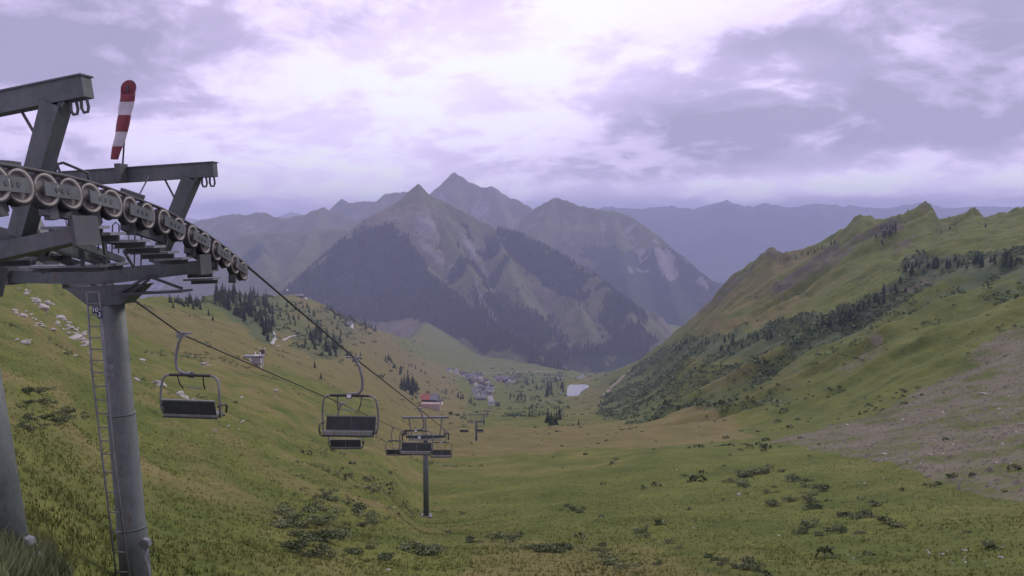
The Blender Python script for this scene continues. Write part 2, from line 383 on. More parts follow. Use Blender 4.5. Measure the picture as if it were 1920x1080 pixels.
CREST = [(-900, 390), (-300, 445), (0, 488), (120, 520), (200, 546), (260, 556), (330, 564), (365, 567), (385, 557), (410, 550), (435, 547), (470, 556), (500, 558), (540, 553), (570, 556),
         (620, 580), (650, 594), (690, 612), (740, 630), (800, 645), (900, 682), (1000, 688), (1080, 700), (1130, 702), (1180, 688), (1250, 642), (1300, 604), (1330, 576), (1360, 542),
         (1400, 511), (1425, 488), (1445, 479), (1470, 491), (1490, 486), (1540, 466), (1562, 456), (1590, 436), (1610, 423), (1640, 430), (1690, 421), (1735, 411), (1746, 420), (1757, 437), (1775, 431),
         (1800, 420), (1818, 411), (1843, 425), (1870, 420), (1905, 414), (1920, 413), (2050, 398), (2200, 385), (2900, 340)]
us = sorted(COLS); NT = 540
ucol = np.concatenate([np.linspace(-900, -60, 60, endpoint=False), np.linspace(-60, 1980, 560, endpoint=False), np.linspace(1980, 2900, 60)])
VV = np.array([[q[0] for q in COLS[u]] for u in us], float); DD = np.array([[q[1] for q in COLS[u]] for u in us], float)
GX = np.zeros((len(ucol), NT)); GY = GX.copy(); GZ = GX.copy()
crest_v = np.interp(ucol, [c[0] for c in CREST], [c[1] for c in CREST])
for i, u in enumerate(ucol):
    vs = [float(pchip(us, VV[:, k], np.array([u]))[0]) for k in range(10)]
    ds = [float(np.exp(pchip(us, np.log(DD[:, k]), np.array([u]))[0])) for k in range(10)]
    vs[9] = crest_v[i]
    pts = [P(u, v, d) for v, d in zip(vs, ds)]
    az = math.atan2(u - CX, F)
    r = [math.hypot(p.x, p.y) for p in pts]; z = [p.z for p in pts]
    r0 = min(3.5, r[0] * .4); z0 = max(-5.0, z[0] * .62)
    valley = smooth01(u, 690, 800) * (1 - smooth01(u, 1100, 1190))
    ra, za = r[9] * 1.25, z[9] - .25 * r[9] * .55
    pv = P(u, np.interp(u, [700, 800, 900, 1000, 1100, 1200], [608, 606, 652, 664, 690, 700]), max(2500, ds[9] * 1.2))
    rv, zv = math.hypot(pv.x, pv.y), pv.z
    r11 = ra * (1 - valley) + rv * valley; z11 = za * (1 - valley) + zv * valley
    r12 = max(3600, r11 * 1.4); z12 = -430
    rk = [.6, r0] + r + [r11, r12]; zk = [z0 + .3, z0] + z + [z11, z12]
    tk = np.arange(len(rk)); tt = np.linspace(0, len(rk) - 1, NT)
    rr = pchip(tk, rk, tt); zz = pchip(np.array(rk), np.array(zk), rr)
    GX[i] = rr * math.sin(az); GY[i] = rr * math.cos(az); GZ[i] = zz
GR_ = np.hypot(GX, GY)
GU, GV = project(GX, GY, GZ)
# relief: small humps near, gullies and knolls farther off
n1 = fbm(GX, GY, 9, 3, 1); n2 = fbm(GX, GY, 42, 4, 5); n3 = fbm(GX, GY, 150, 5, 9); n4 = fbm(GX + .4 * GY, GY * .5, 55, 4, 15, ridged=True)
right = smooth01(GU, 1120, 1350) * smooth01(GR_, 180, 320)
GZ += n1 * .16 * smooth01(GR_, 6, 25) + n2 * .8 * smooth01(GR_, 30, 90) + n3 * 4.5 * smooth01(GR_, 220, 500) * (1 - .5 * right)
RS, RP = -.31 * GX + .95 * GY, .95 * GX + .31 * GY      # along and across the right-hand ridge
rg = fbm(RS + fbm(GX, GY, 60, 3, 23) * 14, RP * .16, 46, 5, 25, ridged=True)
GZ += ((rg - .35) * 13.0 + fbm(GX, GY, 30, 4, 22) * 2.5) * right
GZ += fbm(GX, GY, 22, 3, 30) * 1.4 * smooth01(GR_, 120, 260)
# terracettes on the left hillside
tr = np.sin((GZ * 1.0 + fbm(GX, GY, 30, 3, 41) * 2.5) * 2.2)
GZ += tr * .16 * smooth01(GR_, 25, 60) * (1 - smooth01(GU, 700, 1000)) * (1 - smooth01(GR_, 260, 400))
GAZ = np.arctan2(ucol - CX, F)
def ground_z(x, y):
    a = math.atan2(x, y); r = math.hypot(x, y); i = float(np.interp(a, GAZ, np.arange(len(GAZ)))); i0 = int(min(i, len(GAZ) - 2)); f = i - i0
    return float(np.interp(r, GR_[i0], GZ[i0]) * (1 - f) + np.interp(r, GR_[i0 + 1], GZ[i0 + 1]) * f)
def hit(u, v):
    """where the sight line through a photo position first meets the ground"""
    d = P(u, v, 1); a = math.atan2(d.x, d.y); tn = d.z / math.hypot(d.x, d.y)
    i = int(round(float(np.interp(a, GAZ, np.arange(len(GAZ)))))); e = GZ[i] / GR_[i]
    ok = np.nonzero((e >= tn) & (GR_[i] > 5))[0]
    if len(ok) == 0: k = int(np.argmax(np.where(GR_[i] < 2600, e, -9)))
    else: k = ok[0]
    r = GR_[i][k]; x, y = r * math.sin(a), r * math.cos(a); return Vector((x, y, ground_z(x, y)))

# level the pond's hollow
POND_UV = [(1063, 733), (1064, 725), (1069, 721), (1080, 721.5), (1093, 720.5), (1104, 722), (1104, 727), (1096, 730), (1089, 735), (1086, 741), (1074, 743), (1067, 744), (1062, 749)]
pc = hit(1083, 733); pond_z = pc.z
pond_pts = []
for u, v in POND_UV:
    d_ = P(u, v, 1); s_ = pond_z / d_.z; pond_pts.append(Vector((d_.x * s_, d_.y * s_, pond_z)))
pcx = sum(p.x for p in pond_pts) / len(pond_pts); pcy = sum(p.y for p in pond_pts) / len(pond_pts)
q = np.sqrt(((GX - pcx) / 45) ** 2 + ((GY - pcy) / 130) ** 2)
wt = 1 - smooth01(q, .55, 1.3)
GZ = GZ * (1 - wt) + (pond_z - .6) * wt

# land cover
ju = GU + fbm(GX, GY, 40, 4, 51) * 16 + fbm(GX, GY, 12, 3, 52) * 8; jv = GV + fbm(GX, GY, 40, 4, 53) * 10 + fbm(GX, GY, 12, 3, 54) * 5
wood = np.zeros_like(GZ); dry = np.zeros_like(GZ); rock = np.zeros_like(GZ)
vis = GR_ < 1700
def paint(ch, poly, val, lim=(0, 1e9)):
    m_ = in_poly(ju, jv, poly) & (GR_ > lim[0]) & (GR_ < lim[1]); ch[m_] = val
THICKET = [(1960, 485), (1840, 488), (1700, 503), (1680, 540), (1600, 585), (1520, 612), (1440, 628), (1300, 640), (1230, 662), (1150, 722), (1110, 782), (1200, 800), (1350, 792), (1480, 765), (1545, 705), (1640, 645), (1760, 600), (1960, 560)]
paint(dry, [(430, 600), (640, 640), (860, 720), (880, 760), (720, 760), (560, 700), (420, 640)], .75)
paint(dry, [(560, 560), (700, 600), (760, 660), (880, 700), (800, 720), (640, 640), (540, 590)], .7)
paint(dry, [(700, 745), (860, 765), (900, 800), (1350, 790), (1420, 820), (1000, 850), (700, 850)], .8)
paint(dry, [(1100, 700), (1130, 740), (1110, 790), (1040, 790), (1060, 750)], .35)
paint(dry, [(1360, 560), (1450, 500), (1600, 440), (1680, 520), (1560, 590), (1400, 625), (1300, 630)], .26)
paint(dry, [(220, 560), (420, 600), (560, 680), (460, 700), (240, 620)], .45)
paint(dry, [(900, 1010), (1420, 1030), (1420, 1100), (860, 1100)], .35)
paint(wood, THICKET, .44)
paint(wood, [(1960, 485), (1840, 488), (1700, 503), (1680, 540), (1600, 585), (1520, 612), (1440, 628), (1300, 640), (1240, 665), (1330, 690), (1480, 670), (1600, 640), (1700, 570), (1800, 555), (1960, 545)], .68)
paint(wood, [(480, 550), (640, 590), (690, 620), (640, 670), (560, 640), (430, 580), (390, 590), (340, 575), (400, 540)], .40)
paint(wood, [(395, 540), (470, 548), (520, 575), (520, 640), (490, 645), (420, 590)], .55)
paint(wood, [(560, 612), (640, 625), (655, 668), (600, 675), (540, 650)], .5)
paint(wood, [(960, 745), (1060, 745), (1060, 795), (940, 800)], .28)
paint(wood, [(920, 700), (1050, 700), (1050, 745), (960, 745)], .35)
paint(rock, [(2040, 560), (1920, 625), (1800, 688), (1650, 770), (1520, 812), (1430, 835), (1560, 852), (1700, 880), (1850, 935), (2040, 960)], .50)
cragm = np.zeros_like(GZ)
paint(cragm, [(1440, 575), (1452, 535), (1490, 515), (1560, 478), (1610, 452), (1600, 480), (1540, 520), (1500, 555), (1470, 575)], .6)
paint(cragm, [(1600, 600), (1680, 545), (1700, 515), (1800, 505), (1920, 495), (1920, 515), (1800, 528), (1710, 560), (1620, 615)], .42)
paint(cragm, [(1540, 505), (1600, 455), (1700, 432), (1690, 446), (1620, 470), (1560, 510)], .5)
paint(cragm, [(1430, 632), (1520, 612), (1600, 590), (1590, 606), (1520, 630), (1440, 648)], .36)
paint(cragm, [(1625, 470), (1640, 445), (1690, 428), (1690, 445), (1650, 470)], .6)
paint(cragm, [(1350, 545), (1400, 508), (1445, 475), (1480, 490), (1490, 500), (1430, 500), (1390, 540), (1320, 600), (1310, 590)], .5)
paint(cragm, [(1680, 470), (1710, 450), (1720, 460), (1700, 490), (1670, 500)], .5)
paint(cragm, [(1745, 440), (1790, 440), (1780, 470), (1750, 465)], .42)
crest_w = smooth01(GU, 1380, 1440) * np.exp(-((GV - np.interp(GU, [c[0] for c in CREST], [c[1] for c in CREST])) / 7.0) ** 2) * (GR_ > 350)
cragm = np.maximum(cragm, crest_w * np.clip(fbm(GX, GY, 30, 3, 151) * .8 + .1, 0, .45))
paint(rock, [(1560, 705), (1640, 650), (1660, 660), (1580, 720)], .45)
paint(rock, [(20, 540), (60, 550), (190, 650), (210, 720), (100, 620), (30, 590)], .20)
paint(rock, [(85, 1048), (120, 1052), (145, 1090), (80, 1090)], .8, (5, 16))
def blur(a, n=2):
    for _ in range(n):
        p = np.pad(a, 1, mode='edge'); a = (p[:-2, 1:-1] + p[2:, 1:-1] + p[1:-1, :-2] + p[1:-1, 2:] + 2 * a) / 6
    return a
wood, dry, rock, cragm = blur(wood), blur(dry, 4), blur(rock), blur(cragm, 1)
GZ += cragm * fbm(GX, GY, 22, 4, 153, ridged=True) * 9 + crest_w * (fbm(GX, GY, 34, 4, 155, ridged=True) - .3) * 7 + crest_w * fbm(GX, GY, 12, 3, 157) * 3.0
wood += np.clip(fbm(GX, GY, 60, 4, 61), 0, 1) * .12 * smooth01(GR_, 40, 100)
dry += np.clip(tr, -.5, 1) * .22 * smooth01(GR_, 30, 70) * (1 - smooth01(GU, 750, 1050)) * (1 - smooth01(GR_, 280, 420))
bare = np.clip(fbm(GX, GY, 7, 4, 65) - .42, 0, 1) * smooth01(GR_, 8, 30) * (1 - smooth01(GR_, 140, 260)); rock += bare * .9; dry += fbm(GX, GY, 14, 4, 66) * .35 * (1 - smooth01(GR_, 150, 300))
dry += (fbm(GX, GY, 90, 4, 63) * .5 + .15 + .14 * (1 - smooth01(GU, 500, 1000))) * smooth01(GR_, 8, 30)
strk = fbm(RS, RP * .14, 24, 5, 141) * .8 - (rg - .35) * .9; strk2 = fbm(RS, RP * .2, 13, 4, 143)
wood += right * np.clip(strk * .9 + strk2 * .5, -.4, 1) * .34; dry += right * (strk2 * .55 - strk * .25)  # relief shading put into the cover: gully streaks tinted down the fall line
dry -= smooth01(GU, 1450, 1650) * smooth01(GR_, 150, 220) * .5
rock += right * np.clip(fbm(RS, RP * .15, 30, 5, 147) - .30, 0, 1) * 1.6 * smooth01(GV, 640, 560)
def grid_faces(a, b):
    idx = np.arange(a * b).reshape(a, b)
    return np.stack([idx[:-1, :-1], idx[1:, :-1], idx[1:, 1:], idx[:-1, 1:]], -1).reshape(-1, 4)
def set_cover(me, w_, d_, r_, crag_=None):
    at = me.color_attributes.new('cover', 'FLOAT_COLOR', 'POINT')
    c = np.stack([w_.ravel(), d_.ravel(), r_.ravel(), np.ones(w_.size) if crag_ is None else 1 - crag_.ravel()], -1).astype(np.float32); at.data.foreach_set('color', c.ravel())
me = np_mesh('ground', np.stack([GX, GY, GZ], -1).reshape(-1, 3), grid_faces(*GX.shape), True)
set_cover(me, np.clip(wood, 0, 1), np.clip(dry, 0, 1), np.clip(np.maximum(rock, cragm), 0, 1), np.clip(cragm * 1.3, 0, 1))
tag(link('ground', me, M['ground']), kind='structure')
# pond, roads and tracks
me = bpy.data.meshes.new('pond'); me.from_pydata([tuple(p) for p in pond_pts], [], [tuple(range(len(pond_pts)))[::-1]]); me.update()
if me.polygons[0].normal.z < 0: me.flip_normals()
tag(link('pond', me, M['water']), kind='structure')
def ribbon(name, uv, width, mat, lift=.35, n=12):
    pts = []
    for (a, b) in zip(uv[:-1], uv[1:]):
        for k in range(n): pts.append(hit(a[0] + (b[0] - a[0]) * k / n, a[1] + (b[1] - a[1]) * k / n))
    pts.append(hit(*uv[-1])); ps = [p.xy for p in pts]
    for _ in range(3): ps = [ps[0]] + [(ps[i - 1] + ps[i] * 2 + ps[i + 1]) / 4 for i in range(1, len(ps) - 1)] + [ps[-1]]
    vs, fs = [], []
    for i, p in enumerate(ps):
        t = (ps[min(i + 1, len(ps) - 1)] - ps[max(i - 1, 0)]); t = t.normalized() if t.length > 1e-6 else Vector((0, 1)); nn = Vector((-t.y, t.x))
        for s in (-1, 0, 1):
            q_ = p + nn * (s * width / 2); vs.append((q_.x, q_.y, max(ground_z(q_.x, q_.y), ground_z(p.x, p.y) - .5) + lift))
        if i: fs += [((i - 1) * 3 + j, (i - 1) * 3 + j + 1, i * 3 + j + 1, i * 3 + j) for j in (0, 1)]
    me = bpy.data.meshes.new(name); me.from_pydata(vs, [], fs); me.update()
    return tag(link(name, me, mat), kind='structure')
ribbon('road', [(905, 702), (960, 699), (1000, 698), (1045, 699)], 9, M['road'], 1.0)
ribbon('road', [(885, 716), (900, 728), (918, 742), (922, 756)], 7, M['asph'], .8)
ribbon('path', [(1192, 688), (1165, 712), (1145, 730), (1130, 745)], 6, M['track'], .6)
ribbon('path', [(512, 622), (517, 634), (510, 648)], 1.6, M['road'], .5)
ribbon('path', [(530, 640), (548, 632), (566, 628)], 1.3, M['road'], .5)

# ------------------------------------------------------------------ mountains (ridge skeletons with falling faces)
def mountain(name, ridges, slope, res, floor=-440, crag=1.0, seed=0, cover=None, pad=900, near_pad=None, power=1.0):
    """ridges: polylines of (u, v, d[, slope]) ; height = highest of the faces that fall from every ridge"""
    lines = [[P(*q[:3]) for q in rg] for rg in ridges]
    allp = [p for l_ in lines for p in l_]
    x0 = min(p.x for p in allp) - pad; x1 = max(p.x for p in allp) + pad; y0 = min(p.y for p in allp) - (near_pad or pad); y1 = max(p.y for p in allp) + pad * .6
    nx = max(2, int((x1 - x0) / res)); ny = max(2, int((y1 - y0) / (res * 1.2)))
    X, Y = np.meshgrid(np.linspace(x0, x1, nx), np.linspace(y0, y1, ny), indexing='ij')
    wx = X + fbm(X, Y, 320, 4, seed) * 75 * crag; wy = Y + fbm(X, Y, 320, 4, seed + 7) * 75 * crag
    Z = np.full_like(X, -1e9); S_ = np.zeros_like(X); D_ = np.zeros_like(X); arc = 0.0
    for l_, s_ in zip(lines, slope):
        arc += 5000.0
        for a, b in zip(l_[:-1], l_[1:]):
            dx, dy = b.x - a.x, b.y - a.y; L2 = dx * dx + dy * dy + 1e-6
            for (qx, qy, wgt) in ((wx, wy, 1),):
                t = np.clip(((qx - a.x) * dx + (qy - a.y) * dy) / L2, 0, 1)
                dist = np.hypot(qx - a.x - t * dx, qy - a.y - t * dy)
                dr = np.hypot(X - a.x - np.clip(((X - a.x) * dx + (Y - a.y) * dy) / L2, 0, 1) * dx, Y - a.y - np.clip(((X - a.x) * dx + (Y - a.y) * dy) / L2, 0, 1) * dy)
                k_ = smooth01(dr, 0, 180); t0 = np.clip(((X - a.x) * dx + (Y - a.y) * dy) / L2, 0, 1)
                dist = dr * (1 - k_) + dist * k_; t = t0 * (1 - k_) + t * k_
                h = a.z + (b.z - a.z) * t - s_ * np.power(dist, power) * (1 if power == 1 else 200 ** (1 - power))
                up = h > Z; sgn = np.sign((X - a.x) * dy - (Y - a.y) * dx)
                S_ = np.where(up, arc + t * math.sqrt(L2) + 2000 * (sgn > 0), S_); D_ = np.where(up, dist, D_); Z = np.maximum(Z, h)
            arc += math.sqrt(L2)
    ZR = Z.copy()
    gul = fbm((S_ + fbm(X, Y, 120, 3, seed + 31) * 40) / 1.0, D_ * .16 + S_ * .02, 95, 5, seed + 33, ridged=True, gain=.58)
    gul = gul * smooth01(D_, 10, 200)
    Z = Z + (gul - .3) * 78 * crag * smooth01(D_, 10, 260)
    Z = Z + fbm(X, Y, 260, 5, seed + 3, ridged=True, gain=.55) * 26 * crag - 14 * crag + fbm(X, Y, 70, 4, seed + 13) * 9 * crag + fbm(X, Y, 34, 3, seed + 17, ridged=True) * 5 * crag * smooth01(D_, 15, 120)
    Z = np.maximum(Z, floor)
    U, V = project(X, Y, Z)
    me = np_mesh(name, np.stack([X, Y, Z], -1).reshape(-1, 3), grid_faces(nx, ny), True)
    cw = [np.zeros_like(Z) for _ in range(3)]
    if cover: cover(X, Y, Z, U, V, cw, gul)
    set_cover(me, *[np.clip(c, 0, 1) for c in cw])
    tag(link(name, me, M['mount']), kind='structure')
    return X, Y, Z, cw

def jitter(X, Y, U, V, a=14, b=9, s=0): return U + fbm(X, Y, 160, 4, 71 + s) * a, V + fbm(X, Y, 160, 4, 75 + s) * b
def cov_front(X, Y, Z, U, V, c, gul):
    u, v = jitter(X, Y, U, V)
    wd, dr, rk = c
    dr += .30 + fbm(X, Y, 400, 4, 81) * .5 + (gul - .2) * .6; wd += np.clip(.15 - gul, 0, 1) * .45  # gully shade painted into the cover: hollows darker, ribs paler
    # forest on the triangular left face
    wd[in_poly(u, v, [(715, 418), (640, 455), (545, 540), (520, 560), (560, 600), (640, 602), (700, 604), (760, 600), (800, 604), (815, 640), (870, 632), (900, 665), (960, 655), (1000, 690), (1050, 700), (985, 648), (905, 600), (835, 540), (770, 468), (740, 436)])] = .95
    # woods low on the grassy right flank and along its gullies
    wd[in_poly(u, v, [(930, 425), (985, 440), (1060, 482), (1110, 512), (1180, 545), (1230, 640), (1200, 700), (1050, 700), (1000, 650), (1040, 640), (1100, 640), (1130, 600), (1060, 560), (1000, 520), (960, 490), (935, 460)])] = .72
    m_ = in_poly(u, v, [(880, 545), (930, 560), (990, 580), (1050, 600), (1100, 650), (1040, 660), (960, 640), (900, 600)]); wd[m_] = .62
    gl = fbm(X, Y, 200, 4, 91) * .7 - gul * .5
    face = in_poly(u, v, [(760, 400), (900, 430), (1000, 500), (1120, 560), (1150, 640), (1050, 690), (900, 600), (800, 500)])
    patch = fbm(X, Y, 120, 4, 93) + .5 * fbm(X, Y, 45, 3, 94); wd[face & (patch > .42)] = .7; wd[(wd > .5) & (wd < .8) & (patch < -.28)] = .1
    wd[face & (gl > .12)] = np.maximum(wd[face & (gl > .12)], .75); rk += face * np.clip(gul - .45, 0, 1) * .7; dr += gul * .25
    wd[in_poly(u, v, [(1040, 560), (1130, 570), (1120, 600), (1150, 640), (1090, 655), (1030, 610)])] *= .25
    # bare gullies
    for line in ([(868, 440), (880, 465), (885, 490), (905, 505), (915, 515)], [(890, 520), (905, 555), (910, 575), (920, 600)], [(790, 455), (830, 490), (850, 505)]):
        for (a, b) in zip(line[:-1], line[1:]):
            L2 = (b[0] - a[0]) ** 2 + (b[1] - a[1]) ** 2; t = np.clip(((u - a[0]) * (b[0] - a[0]) + (v - a[1]) * (b[1] - a[1])) / L2, 0, 1)
            dd = np.hypot(u - a[0] - t * (b[0] - a[0]), v - a[1] - t * (b[1] - a[1])); nr = dd < 3.5 + 4 * gul; rk[nr] = .75; wd[nr] = 0
    rk += (in_poly(u, v, [(720, 400), (785, 340), (850, 400), (800, 450), (730, 430)]) * np.clip(gul - .1, 0, 1) * .55)
def cov_slab(X, Y, Z, U, V, c, gul):
    u, v = jitter(X, Y, U, V, 10, 8, 3); wd, dr, rk = c
    dr += .1 + gul * .3; rk += np.clip(gul - .35, 0, 1) * .7
    wd[v > 465 + (u - 1000) * .02 + fbm(X, Y, 300, 4, 83) * 26] = .9
    wd[in_poly(u, v, [(1000, 420), (1100, 470), (1060, 490), (980, 450)])] = .1
    wd[in_poly(u, v, [(1060, 475), (1125, 490), (1120, 503), (1070, 490)])] = 0
    rk[in_poly(u, v, [(1232, 468), (1250, 462), (1262, 485), (1275, 520), (1255, 528), (1235, 515)])] = 1
    wd[rk > .9] = 0
    cr = in_poly(u, v, [(1120, 400), (1200, 415), (1260, 460), (1330, 520), (1330, 540), (1280, 520), (1220, 515), (1140, 500)])
    st = fbm(X, Y, 90, 4, 87) * .6 + (gul - .3) * .8
    rk[cr & (st > .0)] = .8; wd[cr & (st > .0)] = 0
def cov_far(X, Y, Z, U, V, c, gul):
    c[1] += .3; c[2] += .18 + fbm(X, Y, 300, 4, 95) * .35 + gul * .35; c[0] += (V > 450) * .6
def cov_massif(X, Y, Z, U, V, c, gul):
    c[0] += .8; c[1] += .2; c[2] += np.clip(gul - .5, 0, 1) * .5
def cov_left(X, Y, Z, U, V, c, gul):
    u, v = jitter(X, Y, U, V, 14, 8, 5)
    c[1] += .2 + gul * .3; c[0] += np.clip(fbm(X, Y, 260, 4, 97) * 1.2 + .15 - gul * .5, 0, .9)

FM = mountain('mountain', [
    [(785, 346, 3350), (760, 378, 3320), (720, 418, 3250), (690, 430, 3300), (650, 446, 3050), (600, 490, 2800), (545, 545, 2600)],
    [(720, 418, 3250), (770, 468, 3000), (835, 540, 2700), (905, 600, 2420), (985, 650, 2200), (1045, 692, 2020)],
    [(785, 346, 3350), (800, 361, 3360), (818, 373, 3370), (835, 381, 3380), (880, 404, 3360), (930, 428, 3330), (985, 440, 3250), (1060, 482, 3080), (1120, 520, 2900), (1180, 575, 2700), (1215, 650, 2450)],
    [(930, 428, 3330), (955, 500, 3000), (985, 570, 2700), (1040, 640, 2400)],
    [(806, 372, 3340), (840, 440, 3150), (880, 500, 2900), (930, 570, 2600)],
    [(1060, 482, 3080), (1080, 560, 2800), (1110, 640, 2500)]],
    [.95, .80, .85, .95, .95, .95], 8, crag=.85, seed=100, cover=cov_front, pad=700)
mountain('mountain', [
    [(1000, 393, 4700), (1040, 370, 4650), (1090, 387, 4600), (1150, 394, 4550), (1180, 404, 4500), (1220, 430, 4350), (1262, 466, 4200), (1312, 506, 4000), (1350, 536, 3900), (1400, 590, 3700)],
    [(1150, 394, 4550), (1165, 470, 4100), (1180, 540, 3700), (1195, 620, 3300)],
    [(1220, 430, 4350), (1250, 520, 3900), (1280, 600, 3500)],
    [(1040, 370, 4650), (1010, 440, 4300), (1060, 520, 3800)]], [.9, .95, .95, .95], 13, crag=.85, seed=200, cover=cov_slab, pad=900)
mountain('mountain', [
    [(800, 372, 5700), (818, 352, 5650), (850, 322, 5600), (882, 340, 5560), (905, 352, 5560), (925, 346, 5520), (945, 364, 5480), (985, 380, 5440), (1010, 396, 5400), (1060, 420, 5350)],
    [(850, 322, 5600), (860, 400, 5200), (880, 450, 4900)], [(925, 346, 5520), (950, 420, 5100)]], [1.0, 1.0, 1.0], 20, crag=.8, seed=300, cover=cov_far, pad=900, near_pad=700)
mountain('mountain', [
    [(560, 430, 6100), (600, 415, 6050), (628, 402, 6000), (636, 378, 6000), (641, 371, 6000), (655, 380, 5950), (680, 377, 5900), (704, 379, 5900), (722, 363, 5850), (742, 360, 5850), (770, 357, 5800), (800, 360, 5800), (830, 390, 5800)],
    [(722, 363, 5850), (700, 420, 5400)]], [1.0, 1.0], 20, crag=.55, seed=400, cover=cov_far, pad=800, near_pad=700)
mountain('mountain_ridge', [
    [(240, 440, 5100), (340, 425, 5050), (395, 407, 5000), (430, 401, 5000), (455, 402, 4950), (480, 396, 4950), (530, 408, 4900), (570, 402, 4900), (607, 388, 4850), (640, 404, 4800), (690, 426, 4700), (720, 450, 4600)],
    [(430, 401, 5000), (470, 450, 4500)], [(607, 388, 4850), (590, 430, 4500)]], [.7, .7, .7], 22, crag=.7, seed=500, cover=cov_far, pad=800, near_pad=700)
mountain('mountain_ridge', [
    [(330, 540, 3700), (400, 482, 3800), (430, 458, 3850), (455, 443, 3850), (480, 437, 3850), (520, 434, 3800), (560, 437, 3800), (590, 430, 3750), (650, 428, 3700), (700, 430, 3650), (740, 440, 3500)],
    [(480, 437, 3850), (500, 490, 3300), (520, 540, 2900)], [(590, 430, 3750), (560, 480, 3300), (540, 530, 2900)], [(650, 428, 3700), (610, 480, 3200)]],
    [.8, .85, .85, .85], 15, crag=.8, seed=600, cover=cov_left, pad=800)
mountain('mountain_ridge', [[(-900, 400, 11000), (-100, 402, 11000), (200, 412, 11000), (330, 410, 11000), (355, 407, 11000), (385, 414, 11000), (470, 420, 11000), (530, 402, 11000), (548, 396, 11000), (570, 402, 11000), (640, 420, 11000)]],
         [.5], 110, crag=.6, seed=700, cover=cov_far, pad=1200)
mountain('mountain_ridge', [[(1040, 410, 9300), (1100, 392, 9300), (1150, 386, 9300), (1190, 390, 9300), (1250, 386, 9300), (1300, 390, 9200), (1335, 384, 9200), (1362, 374, 9200), (1385, 386, 9200), (1430, 382, 9100), (1480, 390, 9100), (1530, 383, 9100), (1600, 388, 9100), (1660, 392, 9100), (1705, 384, 9100), (1735, 380, 9100), (1770, 392, 9100), (1850, 388, 9100), (2100, 385, 9300), (2900, 375, 9300)],
         [(1362, 378, 9400), (1330, 440, 8700), (1300, 500, 8000)], [(1180, 392, 9500), (1240, 460, 8600)], [(1450, 398, 9300), (1420, 470, 8400)]],
         [.62, .7, .7, .7], 48, crag=1.7, seed=800, cover=cov_massif, pad=1500)

# far-off woods: one mass of low trees per slope
def far_trees(name, pts, hgt, parent=None, mat=None, seg=5, tiers=2, wide=.24):
    n = len(pts); pts = np.asarray(pts); h = hgt * np.clip(np.exp(RNG.normal(size=n) * .3) * .85, .4, 1.7); r = h * RNG.uniform(wide * .8, wide * 1.25, n); rot = RNG.uniform(0, 6.28, n)
    vs = []; fs = []; off = 0
    for tier in range(tiers):
        zb = h * (.08 + .76 / tiers * tier); rb = r * (1 - .84 / tiers * tier); zt = np.minimum(h, h * (.62 + .38 * tier)) if tier < tiers - 1 else h
        ring = np.stack([np.stack([pts[:, 0] + rb * np.cos(rot + 6.283 * k / seg) * RNG.uniform(.7, 1.2, n), pts[:, 1] + rb * np.sin(rot + 6.283 * k / seg) * RNG.uniform(.7, 1.2, n), pts[:, 2] + zb + h * RNG.uniform(-.05, .05, n)], -1) for k in range(seg)], 1)
        top = np.stack([pts[:, 0] + r * RNG.uniform(-.1, .1, n), pts[:, 1] + r * RNG.uniform(-.1, .1, n), pts[:, 2] + zt], -1)[:, None]
        blk = np.concatenate([ring, top], 1); vs.append(blk.reshape(-1, 3)); base = off + np.arange(n) * (seg + 1)
        for k in range(seg): fs.append(np.stack([base + k, base + (k + 1) % seg, base + seg], -1))
        off += n * (seg + 1)
    me = np_mesh(name, np.concatenate(vs), np.concatenate(fs))
    o = link(name, me, mat or M['forest'], parent); tag(o, kind='stuff'); return o
def scatter_cover(X, Y, Z, wgt, n):
    p = wgt.ravel() / wgt.sum(); k = RNG.choice(p.size, n, p=p)
    sx = (X[1, 0] - X[0, 0]); sy = (Y[0, 1] - Y[0, 0])
    i, j = np.unravel_index(k, X.shape); i = np.minimum(i, X.shape[0] - 2); j = np.minimum(j, X.shape[1] - 2); a = RNG.uniform(0, 1, n); b = RNG.uniform(0, 1, n)
    z = Z[i, j] * (1 - a) * (1 - b) + Z[i + 1, j] * a * (1 - b) + Z[i, j + 1] * (1 - a) * b + Z[i + 1, j + 1] * a * b
    return np.stack([X[i, j] + a * sx, Y[i, j] + b * sy, z - .5], -1)
X, Y, Z, cw = FM
U, V = project(X, Y, Z)
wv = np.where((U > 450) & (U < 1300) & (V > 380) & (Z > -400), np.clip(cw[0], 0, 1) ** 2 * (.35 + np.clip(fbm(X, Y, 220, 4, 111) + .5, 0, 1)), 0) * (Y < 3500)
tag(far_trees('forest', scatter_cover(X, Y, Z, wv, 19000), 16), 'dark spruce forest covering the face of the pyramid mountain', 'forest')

# wide low land between the ranges, out to the horizon
me = np_mesh('valley_floor', [(-16000, 900, -442), (16000, 900, -442), (16000, 16000, -442), (-16000, 16000, -442)], [(0, 1, 2, 3)])
at_ = me.color_attributes.new('cover', 'FLOAT_COLOR', 'POINT')
for d_ in at_.data: d_.color = (.5, .2, 0, 1)
tag(link('valley_floor', me, M['mount']), kind='structure')

